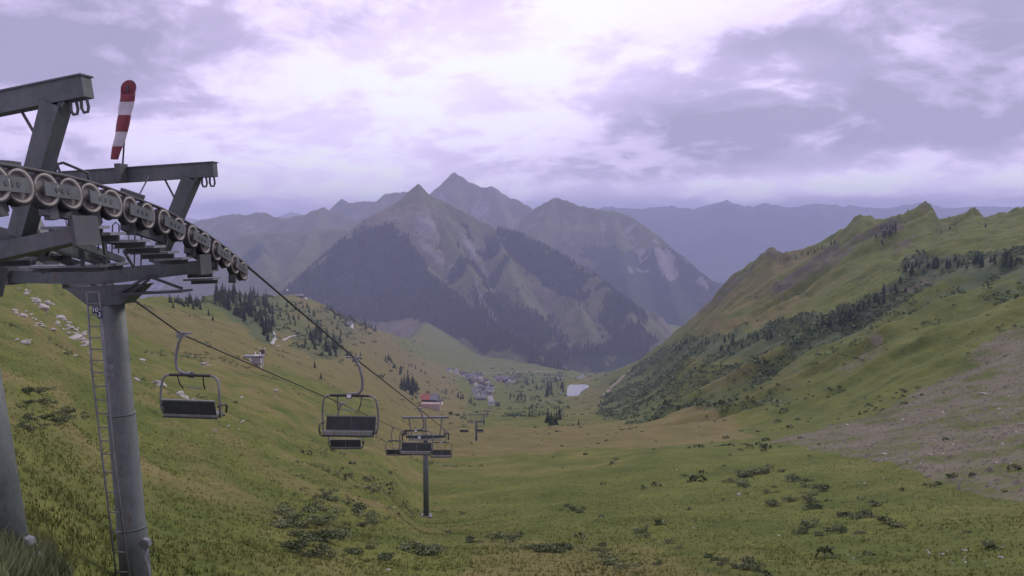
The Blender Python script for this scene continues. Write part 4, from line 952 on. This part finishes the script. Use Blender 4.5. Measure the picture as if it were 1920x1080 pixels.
hang(G['R3'], R(0), 'empty chair facing uphill right beside the meadow tower')
for f, (a, b), rz, s in ((.8, (T2[0], T3[0]), 180, 'downhill'), (.8, (T2[1], T3[1]), 0, 'uphill')):
    hang(a.lerp(b, f), R(rz), 'small distant empty chair facing %s between the meadow tower and the next tower' % s)

# ------------------------------------------------------------------ trees
def spruce_mesh(seed, whorls=11, per=8):
    r = random.Random(seed); mb = MB()
    for w_ in range(whorls):
        f = w_ / (whorls - 1); z = .10 + .84 * f; rad = (.20 + .02 * r.random()) * (1 - f) ** .85 + .018
        for k in range(per):
            if r.random() < .08: continue
            a = 6.283 * (k + r.random() * .8) / per; rr = rad * r.uniform(.65, 1.2); dr = .05 + .05 * (1 - f); wd = rr * r.uniform(.32, .55)
            ca, sa = math.cos(a), math.sin(a); zz = z + r.uniform(-.02, .02)
            root = Vector((0, 0, zz + .03)); mid = Vector((ca * rr * .6, sa * rr * .6, zz)); tip = Vector((ca * rr, sa * rr, zz - dr)); side = Vector((-sa, ca, 0)) * wd
            mb.add([root, mid - side - Vector((0, 0, .02)), tip, mid + side - Vector((0, 0, .02))], [(0, 1, 2), (0, 2, 3)])
    mb.add([(.02, 0, .9), (-.01, .017, .9), (-.01, -.017, .9), (0, 0, 1.0)], [(0, 1, 3), (1, 2, 3), (2, 0, 3)])
    me = mb.mesh('crown'); me.materials.append(M['spruce']); return me
SPR = [spruce_mesh(s) for s in range(6)]
trunk_me = MB().tube([(0, 0, -.04), (0, 0, .5), (0, 0, .93)], .022, 6, .004).mesh('trunk', smooth=True); trunk_me.materials.append(M['bark'])
def spruce(pos, h, label, group):
    t = empty('spruce_tree', pos, random.uniform(0, 6.28)); t.scale = (h * random.uniform(.85, 1.2), h * random.uniform(.85, 1.2), h); tag(t, label, 'tree', group)
    link('trunk', trunk_me, None, t); link('crown', random.choice(SPR), None, t); return t
def spruces(uvs, px, label, group, jit=0):
    for u, v in uvs:
        p = hit(u + random.uniform(-jit, jit), v + random.uniform(-jit, jit) * .4); dist = p.y
        spruce(p - Vector((0, 0, .2)), max(2.5, px * dist / F * random.uniform(.65, 1.25)), label, group)
def rnd_poly(poly, n):
    out = []; us_ = [p[0] for p in poly]; vs_ = [p[1] for p in poly]
    while len(out) < n:
        u, v = random.uniform(min(us_), max(us_)), random.uniform(min(vs_), max(vs_))
        if in_poly(np.array([u]), np.array([v]), poly)[0]: out.append((u, v))
    return out
spruces(rnd_poly([(398, 556), (440, 548), (470, 557), (500, 568), (516, 600), (506, 642), (470, 615), (430, 585), (400, 570)], 75), 26, 'dark spruce in the dense wood on the knoll behind the chairlift', 'spruces on the wooded knoll')
spruces([(u, np.interp(u, [318, 375], [566, 572]) + random.uniform(-1, 12)) for u in np.linspace(318, 376, 18)], 20, 'dark spruce in the row on the grassy crest beside the wooded knoll', 'spruces along the grassy crest')
spruces(rnd_poly([(570, 628), (600, 618), (640, 645), (638, 672), (600, 664), (568, 650)], 26), 24, 'dark spruce in the clump beside the pale footpaths', 'spruces by the footpaths')
spruces(rnd_poly([(520, 562), (580, 566), (690, 618), (660, 640), (560, 620), (520, 600)], 34), 13, 'small spruce scattered over the slope below the hilltop hut', 'spruces below the hilltop hut')
spruces([(u, np.interp(u, [600, 650, 700], [575, 596, 618]) + random.uniform(0, 5)) for u in np.linspace(602, 704, 26)], 12, 'small spruce in the dark line along the descending crest', 'spruces along the descending crest')
spruces([(651, 667), (658, 669), (667, 671), (676, 674)], 16, 'spruce in the short row of four on the brown slope', 'four spruces in a row')
spruces([(590, 689)], 18, 'lone spruce upslope of another lone one on the open meadow', None)
spruces([(602, 712)], 17, 'lone bushy spruce downslope of another lone one on the open meadow', None)
spruces([(391, 592), (399, 602)], 12, 'small dark spruce standing apart below the grassy crest', 'two spruces below the crest')
spruces([(753, 730), (758, 734), (763, 731), (768, 735), (773, 733), (778, 736), (782, 733), (772, 742), (765, 725), (775, 726)], 30, 'tall spruce in the compact clump above the red-roofed building', 'spruces above the red-roofed building')
spruces([(800, 744), (804, 746)], 16, 'spruce standing directly behind the red-roofed building', 'spruces behind the red-roofed building')
spruces(rnd_poly([(722, 674), (740, 680), (756, 700), (750, 706), (725, 684)], 13), 13, 'small spruce in the dark strip on the brown slope above the compact clump', 'spruces in the dark strip')
spruces([(767, 687), (772, 689), (779, 693), (789, 699), (797, 704)], 9, 'small spruce in the broken hedge line above the village', 'spruces of the hedge line')
spruces([(848, 737), (859, 747), (864, 749), (868, 748), (880, 758), (883, 757), (870, 778)], 12, 'small spruce on the green meadow between the red-roofed building and the village', 'spruces on the village meadow')
spruces([(1027, 794), (1031, 796), (1035, 797), (1039, 796), (1049, 788), (1034, 799), (1043, 797)], 24, 'spruce in the small stand beyond the brown lip of the meadow', 'spruces beyond the meadow lip')
spruces([(998, 782), (993, 783), (1085, 797), (1011, 778)], 15, 'spruce standing alone among low scrub beyond the meadow lip', 'lone spruces beyond the meadow lip')
spruces(rnd_poly([(955, 742), (990, 742), (990, 754), (955, 752)], 9), 11, 'small spruce in the dark grove between village and pond', 'spruces between village and pond')
spruces(rnd_poly([(1020, 728), (1036, 730), (1036, 750), (1020, 748)], 10), 15, 'spruce in the dark grove close beside the pale pond', 'spruces beside the pond')
spruces(rnd_poly([(965, 716), (1060, 712), (1062, 730), (985, 732)], 20), 10, 'small spruce in the thin wood along the stream above the pond', 'spruces above the pond')
spruces([(876, 706), (893, 711), (931, 714), (938, 714), (955, 715), (968, 715), (860, 699), (913, 716), (882, 716), (905, 706)], 9, 'small spruce among the village houses', 'spruces among the houses')
spruces(rnd_poly([(1050, 722), (1062, 720), (1062, 738), (1052, 736)], 6), 12, 'spruce on the pond bank facing the village', 'spruces on the pond bank')
rid = [1440, 1462, 1478, 1492, 1503, 1515, 1527, 1533, 1541, 1546, 1558, 1565, 1653, 1660, 1757, 1764, 1781, 1848]
spruces([(u, np.interp(u, [c[0] for c in CREST], [c[1] for c in CREST]) + 3) for u in rid], 9, 'tiny dark spruce against the sky on the jagged green ridge', 'spruces on the jagged ridge')
band_uv = []
band_uv += [(u_, v_, 9) for u_, v_ in rnd_poly([(1640, 434), (1685, 432), (1680, 448), (1640, 468)], 16)]
band_uv += [(u_, v_, 15) for u_, v_ in [(u, np.interp(u, [1540, 1600, 1690, 1700, 1800, 1920], [612, 592, 540, 506, 498, 490]) + random.uniform(-3, 10)) for u in np.linspace(1545, 1915, 44)]]
band_uv += [(u_, v_, 12) for u_, v_ in rnd_poly([(1230, 650), (1330, 632), (1440, 628), (1440, 650), (1330, 670), (1250, 680)], 24)]

bp = [(hit(u_, v_), px_) for u_, v_, px_ in band_uv for _ in (0, 1)]
bpts = np.array([(p_.x + random.uniform(-4, 4), p_.y + random.uniform(-4, 4), p_.z - .5) for p_, _ in bp])
tag(far_trees('spruce_band', bpts, 4.3, mat=M['spruce'], seg=7, tiers=3, wide=.22), 'small dark spruces massed along the terrace edge of the steep green slope', 'trees')

# bushes
def bush_mesh(seed, n=420, flat=.75):
    r = np.random.default_rng(seed); lob = r.normal(size=(7, 3)) * (.28, .28, .12); lob[:, 2] = np.abs(lob[:, 2]) + .18; k = r.integers(0, 7, n)
    d = r.normal(size=(n, 3)); d /= np.linalg.norm(d, axis=1, keepdims=True); c = lob[k] + d * (.24 * r.uniform(.5, 1.05, (n, 1))) * (1, 1, flat); c[:, 2] = np.maximum(c[:, 2], .02)
    a = r.normal(size=(n, 3)); a /= np.linalg.norm(a, axis=1, keepdims=True); b = r.normal(size=(n, 3)); b -= a * (a * b).sum(1, keepdims=True); b /= np.linalg.norm(b, axis=1, keepdims=True); s = r.uniform(.025, .055, (n, 1))
    q = np.stack([c - a * s * 1.3, c + b * s, c + a * s * 1.3, c - b * s], 1).reshape(-1, 3); me = np_mesh('leaves', q, np.arange(4 * n).reshape(-1, 4)); me.materials.append(M['bush']); return me
BU = [bush_mesh(s) for s in range(5)]
stem = MB()
for k in range(6): stem.tube([(0, 0, -.1), (math.cos(k) * .1, math.sin(k) * .1, .2), (math.cos(k) * .28, math.sin(k) * .28, .42)], .014, 5, .004)
stem_me = stem.mesh('stem'); stem_me.materials.append(M['bark'])
def bush(u, v, wpx, label, group, tall=.62):
    p = hit(u, v); s = wpx * p.y / F; t = empty('bush', p - Vector((0, 0, .03)), random.uniform(0, 6.28)); t.scale = (s, s, s * tall * random.uniform(.85, 1.2)); tag(t, label, 'bush', group)
    link('stem', stem_me, None, t); link('leaves', random.choice(BU), None, t)
for u, v, wp in [(560, 1036, 55), (590, 1047, 48), (540, 1028, 40), (612, 1034, 30), (618, 1046, 24), (575, 1022, 50), (605, 1016, 60)]: bush(u, v, wp, 'grey-green bush in the cluster on the meadow below the chairs', 'bushes clustered below the chairs')
for u, v, wp in [(668, 1042, 42), (692, 1030, 24), (718, 1052, 44), (758, 1034, 50), (805, 1042, 62), (830, 1034, 28), (785, 1030, 40)]: bush(u, v, wp, 'rounded bush in the loose row on the near meadow', 'bushes in the loose row')
for u, v, wp in [(995, 1030, 30), (1020, 1036, 46), (1042, 1036, 50), (1064, 1030, 28)]: bush(u, v, wp, 'low dark bush in the short hedge on the near meadow', 'bushes of the short hedge')
for u, v, wp in [(1120, 1034, 30), (1134, 1046, 40), (1150, 1060, 55), (1166, 1068, 40), (1128, 1024, 24)]: bush(u, v, wp, 'dry brownish bush in the row along the shallow ditch', 'bushes along the ditch', .5)
for u, v, wp in [(1236, 1060, 26), (1272, 1030, 22), (1252, 1020, 26)]: bush(u, v, wp, 'single small bush on the open olive meadow', 'single small bushes')
for u, v, wp in [(1325, 1046, 24), (1342, 1052, 26), (1360, 1058, 28), (1378, 1066, 30), (1398, 1070, 36), (1422, 1074, 34), (1440, 1082, 34), (1350, 1062, 20)]: bush(u, v, wp, 'small bush in the line along the narrow meadow path', 'bushes along the meadow path')
bush(1407, 1062, 36, 'taller leafy shrub standing up from the line along the meadow path', None, 1.3)
for u, v in rnd_poly([(520, 945), (640, 935), (720, 985), (690, 1015), (530, 1012)], 16): bush(u, v, random.uniform(28, 60), 'bush in the big thicket on the slope before the meadow tower', 'bushes of the big thicket')
for u, v, wp in [(1062, 952, 22), (1075, 958, 26), (1085, 962, 20), (1200, 1000, 34), (1212, 1008, 26), (940, 1010, 40), (960, 1016, 36), (880, 1018, 34)]: bush(u, v, wp, 'low bush scattered on the middle of the near meadow', 'scattered meadow bushes')
for u, v in rnd_poly([(1330, 885), (1450, 880), (1560, 920), (1540, 960), (1400, 950)], 16) + rnd_poly([(1440, 950), (1660, 940), (1690, 1000), (1480, 1020)], 14): bush(u, v, random.uniform(16, 40), 'dark low bush at the foot of the gravel slope', 'bushes below the gravel slope')
for u, v in rnd_poly([(0, 740), (90, 730), (150, 790), (120, 820), (0, 815)], 16): bush(u, v, random.uniform(22, 44), 'leafy bush on the hillside below the heap of pale boulders', 'bushes beside the numbered tower')

# rocks
def rock_mesh(seed):
    r = np.random.default_rng(seed); import bmesh
    bm = bmesh.new(); bmesh.ops.create_icosphere(bm, subdivisions=2, radius=1); ax_ = r.uniform(.6, 1.3, 3) * (1, .8, .55)
    pl = [(Vector(r.normal(size=3)).normalized(), r.uniform(.55, .85)) for _ in range(9)]
    for v in bm.verts:
        for n, d in pl:
            k = v.co.dot(n)
            if k > d: v.co -= n * (k - d)
        v.co = Vector((v.co.x * ax_[0], v.co.y * ax_[1], v.co.z * ax_[2])) * float(r.uniform(.95, 1.05))
    me = bpy.data.meshes.new('boulder'); bm.to_mesh(me); bm.free(); me.materials.append(M['stone']); return me
RK = [rock_mesh(s) for s in range(7)]
def boulders(uvs, px, label, group):
    for u, v in uvs:
        p = hit(u, v); s = px * p.y / F * math.exp(random.gauss(0, .45)) * .5; o = link('boulder', random.choice(RK), None); o.location = p + Vector((0, 0, s * .12)); o.scale = (s * random.uniform(.9, 1.5), s, s * random.uniform(.7, 1.1)); o.rotation_euler = (random.uniform(-.3, .3), random.uniform(-.3, .3), random.uniform(0, 6.28)); tag(o, label, 'boulder', group)
line = [(20, 522), (45, 545), (60, 558), (80, 575), (95, 590), (115, 605), (135, 622), (155, 645)]
boulders([(np.interp(k, np.linspace(0, 1, len(line)), [q[0] for q in line]) + random.gauss(0, 5), np.interp(k, np.linspace(0, 1, len(line)), [q[1] for q in line]) + random.gauss(0, 5)) for k in np.random.default_rng(3).beta(1.6, 1, 60)], 8, 'pale limestone boulder in the long diagonal band on the hillside', 'boulders of the diagonal band')
boulders(rnd_poly([(125, 605), (160, 620), (170, 665), (150, 650), (120, 625)], 30), 7, 'pale limestone boulder in the heap beside the ladder of the numbered tower', 'boulders heaped beside the tower')
boulders(rnd_poly([(20, 575), (60, 590), (112, 618), (100, 626), (40, 600)], 20), 8, 'pale limestone boulder in the short row below the diagonal band', 'boulders of the short row')
boulders([(30, 640), (45, 645), (55, 640), (120, 660), (140, 668)], 7, 'small pale boulder in the grass below the short row', 'small boulders below the row')
boulders([(237, 690), (241, 692), (255, 712), (262, 714), (284, 718), (296, 724), (300, 722), (270, 682), (273, 690), (267, 676), (231, 688)], 8, 'pale boulder on the meadow between the numbered tower and the downhill chair', 'boulders between tower and chair')
boulders([(338, 742), (345, 746), (351, 750), (358, 756), (366, 757), (375, 762), (380, 758), (372, 752), (362, 750)], 12, 'white boulder in the pile seen through the downhill chair', 'boulders seen through the chair')
boulders([(380, 684), (388, 680), (383, 690), (391, 686)], 9, 'pale boulder in the small ring above the downhill chair', 'boulders of the small ring')
boulders([(398, 806), (404, 810), (453, 794), (448, 806), (428, 800), (515, 732), (452, 748), (578, 671), (517, 745), (520, 650)], 6, 'small pale stone lying alone on the olive meadow', 'single stones on the meadow')
boulders(rnd_poly([(1690, 1030), (1920, 1020), (1920, 1075), (1780, 1070)], 26), 4, 'small pale stone in the green grass below the gravel slope', 'stones below the gravel slope')
boulders([(1125, 1022), (1094, 1012), (1062, 1005), (1385, 930), (1268, 882), (1460, 1005), (1300, 990), (728, 1072), (150, 1062), (118, 1042), (1715, 875), (1590, 1042), (1600, 1048)], 5, 'single pale stone showing in the near meadow', 'single stones in the near meadow')
boulders(rnd_poly([(1450, 835), (1900, 700), (1920, 860), (1700, 960)], 60), 4.5, 'grey rock lying on the bare gravel slope', 'rocks on the gravel slope')

# ------------------------------------------------------------------ buildings
def house(u, v, wpx, wall, roof, label, group=None, depth=.8, hh=.55, rz=0.0, wins=3, name='house', rh=.38):
    p = hit(u, v); s = wpx * p.y / F; t = empty(name, p, rz); tag(t, label, 'house', group)
    X_, Y_, Z_ = Vector((1, 0, 0)), Vector((0, 1, 0)), Vector((0, 0, 1)); dp = s * depth; h = s * hh; r_ = s * rh
    link('wall', MB().box((0, 0, h / 2 - s * .15), X_, Y_, Z_, s, dp, h + s * .3).mesh('wall'), M[wall], t)
    o = s * .09; a = s / 2 + o; b = dp / 2 + o; rm = MB(); th = s * .04
    prof = [(-b, h - o * .55), (0, h + r_), (b, h - o * .55), (b, h - o * .55 + th), (0, h + r_ + th * 1.3), (-b, h - o * .55 + th)]
    vs = [(sx * a, y, z) for sx in (-1, 1) for y, z in prof]; rm.add(vs, [(0, 1, 7, 6), (1, 2, 8, 7), (2, 3, 9, 8), (3, 4, 10, 9), (4, 5, 11, 10), (5, 0, 6, 11), (0, 5, 4, 1), (1, 4, 3, 2), (6, 7, 10, 11), (7, 8, 9, 10)])
    ro = link('roof', rm.mesh('roof'), M[roof], t)
    gb = MB().add([(sx * s * .499, y, z) for sx in (-1, 1) for y, z in ((-dp / 2, h), (dp / 2, h), (0, h + r_ - o * .4))], [(0, 1, 2), (5, 4, 3)]); link('gable', gb.mesh('gable'), M[wall], t)
    link('chimney', MB().box((s * .2, dp * .1, h + r_ * .95), X_, Y_, Z_, s * .08, s * .08, s * .22).mesh('chimney'), M['wall_white'], ro)
    for k in range(wins):
        x = (k - (wins - 1) / 2) * s / (wins + .3); wo_ = link('window', MB().box((x, -dp / 2 - .01 * s, h * .55), X_, Y_, Z_, s * .15, s * .02, s * .19).mesh('window'), M['white'], t)
        link('pane', MB().box((x, -dp / 2 - .021 * s, h * .55), X_, Y_, Z_, s * .115, s * .01, s * .155).mesh('pane'), M['glass'], wo_)
    return t
vil = [(842, 697, 8), (855, 701, 9), (868, 706, 10), (877, 709, 8), (886, 711, 11), (897, 711, 12), (892, 715, 9), (880, 714, 7), (930, 713, 8), (936, 716, 11), (948, 717, 12), (960, 717, 11), (953, 722, 7), (904, 721, 9), (912, 718, 8), (889, 735, 9), (896, 739, 10), (905, 736, 9), (914, 732, 8), (921, 735, 9), (922, 729, 8), (907, 742, 10), (893, 743, 11), (917, 743, 8), (1085, 711, 6), (1092, 708, 6), (910, 727, 7), (900, 729, 8), (918, 724, 7), (885, 722, 8)]
walls = ['wall_white', 'wall_white', 'wall_wood', 'wall_white', 'wall_pink']; roofs = ['roof_grey', 'roof_grey', 'roof_dark', 'roof_grey']
lw = {'wall_white': 'white', 'wall_wood': 'brown timber', 'wall_pink': 'pale pink'}; lr = {'roof_grey': 'grey', 'roof_dark': 'dark'}
for i, (u, v, wp) in enumerate(vil):
    a, b = walls[(i * 3 + i // 4) % 5], roofs[(i * 5 + i // 3) % 4]
    house(u, v, wp, a, b, 'small %s house with %s roof in the valley village' % (lw[a], lr[b]), 'houses of the valley village', rz=random.uniform(-.6, .6), wins=2)
house(902, 750, 17, 'wall_wood', 'roof_grey', 'long low barn with grey roof at the village edge below the meadow', None, .5, .28, .05, 3, rh=.2)
house(921, 760, 12, 'wall_white', 'roof_grey', 'valley station building at the foot of the chairlift', None, .7, .45, .1, 2, 'valley_station', .2)
house(933, 763, 8, 'wall_wood', 'roof_dark', 'small dark timber shed next to the valley station', None, .8, .6, -.1, 1, 'shed')
house(1050, 711, 8, 'wall_white', 'roof_dark', 'bright white house alone beyond the pond', None, .8, .6, .2, 2)
house(1053, 738, 3.5, 'wall_white', 'roof_grey', 'tiny white hut on the brown meadow beside the pond', None, .8, .8, 0, 1, 'hut')
house(656, 614, 11, 'wall_white', 'roof_grey', 'white alpine hut under the descending line of spruces', None, .7, .5, -.3, 2, 'hut')
house(562, 558, 14, 'wall_wood', 'roof_grey', 'long low hut on the brown hilltop', None, .4, .22, .1, 3, 'hut', .15)
house(572, 560, 7, 'wall_white', 'roof_dark', 'small white hut at the end of the brown hilltop', None, .8, .6, .1, 1, 'hut')
# mast on the hilltop
p = hit(539, 556); h_ = 17 * p.y / F; t = empty('mast', p); tag(t, 'slim pale radio mast on the brown hilltop', 'mast')
link('pole', MB().tube([(0, 0, -.5), (0, 0, h_)], h_ * .03, 6, h_ * .012).mesh('pole'), M['grate'], t); link('antenna', MB().box((0, 0, h_ * .72), Vector((1, 0, 0)), Vector((0, 1, 0)), Vector((0, 0, 1)), h_ * .14, h_ * .1, h_ * .2).mesh('antenna'), M['white'], t)
# red-roofed building with terrace
p = hit(806, 766); S = p.y / F; t = empty('mountain_inn', p, R(-4)); tag(t, 'red-roofed mountain inn with pale terrace on the brown slope', 'building')
X_, Y_, Z_ = Vector((1, 0, 0)), Vector((0, 1, 0)), Vector((0, 0, 1))
def pb_(n, c, sz, m_, par=None): return link(n, MB().box([q * S for q in c], X_, Y_, Z_, *[q * S for q in sz]).mesh(n), M[m_], par or t)
pb_('terrace', (3, 0, 3), (36, 26, 14), 'wall_pink'); wl = pb_('wall', (-2, 14, 10), (30, 18, 10), 'wall_wood')
pb_('balcony', (1, 4.4, 11.2), (26, 2, 3), 'roof_dark'); pb_('annexe', (18, 6, 8), (10, 12, 8), 'wall_white'); pb_('annexe_roof', (18, 6, 13), (12, 14, 2), 'roof_dark')
def roof2(n, x0, x1, m_):
    vs = [Vector((x, y, z)) * S for x in (x0, x1) for y, z in ((3, 14), (14, 24), (25, 14), (14, 22))]; return link(n, MB().add(vs, [(0, 1, 5, 4), (1, 2, 6, 5), (0, 4, 7, 3), (3, 7, 6, 2), (0, 3, 2, 1), (4, 5, 6, 7)]).mesh(n), M[m_], t)
roof2('roof', -19, -1, 'roof_red'); roof2('roof', -.9, 15, 'roof_grey')
for k in range(6):
    wo_ = pb_('window', (-12 + k * 4.4, 4.9, 8.2), (2.4, .5, 2.6), 'white'); pb_('pane', (-12 + k * 4.4, 4.5, 8.2), (1.8, .4, 2.0), 'glass', wo_)
# grey metal cabin on the hillside
p = hit(481, 685); S = p.y / F; t = empty('metal_cabin', p, R(6)); tag(t, 'grey sheet-metal cabin on legs standing on the hillside meadow', 'cabin')
pb_('wall', (0, 0, 9), (22, 16, 12), 'metal_hut'); pb_('roof', (-4, 0, 17), (36, 20, 3), 'roof_grey'); pb_('skylight', (2, -8, 18.9), (8, 5, 1), 'white')
for x, y in ((-10, -8.5), (-8, -9), (10, -8), (10, 8), (-10, 8)): pb_('leg', (x, y, 5), (1.6, 1.6, 20), 'white')
pb_('floor_beam', (1, -8.5, 3), (20, 1.2, 1.6), 'roof_dark'); pb_('side_arm', (-18, -6, 15.6), (14, 2, 1.4), 'white')
pb_('vent', (-2, 2, 21), (1.6, 1.6, 6), 'white'); pb_('vent', (7, 2, 21), (1.6, 1.6, 6), 'white')
p = hit(492, 665); S = p.y / F; t = empty('timber_box', p, R(12)); tag(t, 'small dark timber box with pale posts behind the metal cabin', 'box')
pb_('crate', (0, 0, 5), (9, 8, 10), 'wall_wood'); pb_('slat', (0, -4.3, 7.6), (9.4, .5, 1.2), 'roof_dark'); pb_('slat', (0, -4.3, 4), (9.4, .5, 1.2), 'roof_dark'); pb_('post', (-4, 0, 11.5), (1, 1, 5), 'white'); pb_('post', (4, 0, 11.5), (1, 1, 5), 'white')

# ------------------------------------------------------------------ the air
hz = np_mesh('haze', [(x, y, z) for z in (-460, 425) for x, y in ((-17000, -400), (17000, -400), (17000, 16500), (-17000, 16500))],
             [(3, 2, 1, 0), (4, 5, 6, 7), (0, 1, 5, 4), (1, 2, 6, 5), (2, 3, 7, 6), (3, 0, 4, 7)])
hm = bpy.data.materials.new('haze_air'); hm.use_nodes = True; ht = hm.node_tree; ht.nodes.clear()
pv = N(ht, 'ShaderNodeVolumePrincipled'); pv.inputs['Color'].default_value = (.56, .61, .88, 1); pv.inputs['Density'].default_value = 1.38e-4; pv.inputs['Anisotropy'].default_value = 0.0
ho = N(ht, 'ShaderNodeOutputMaterial'); L(ht, pv.outputs[0], ho.inputs['Volume'])
tag(link('haze', hz, hm), kind='stuff')
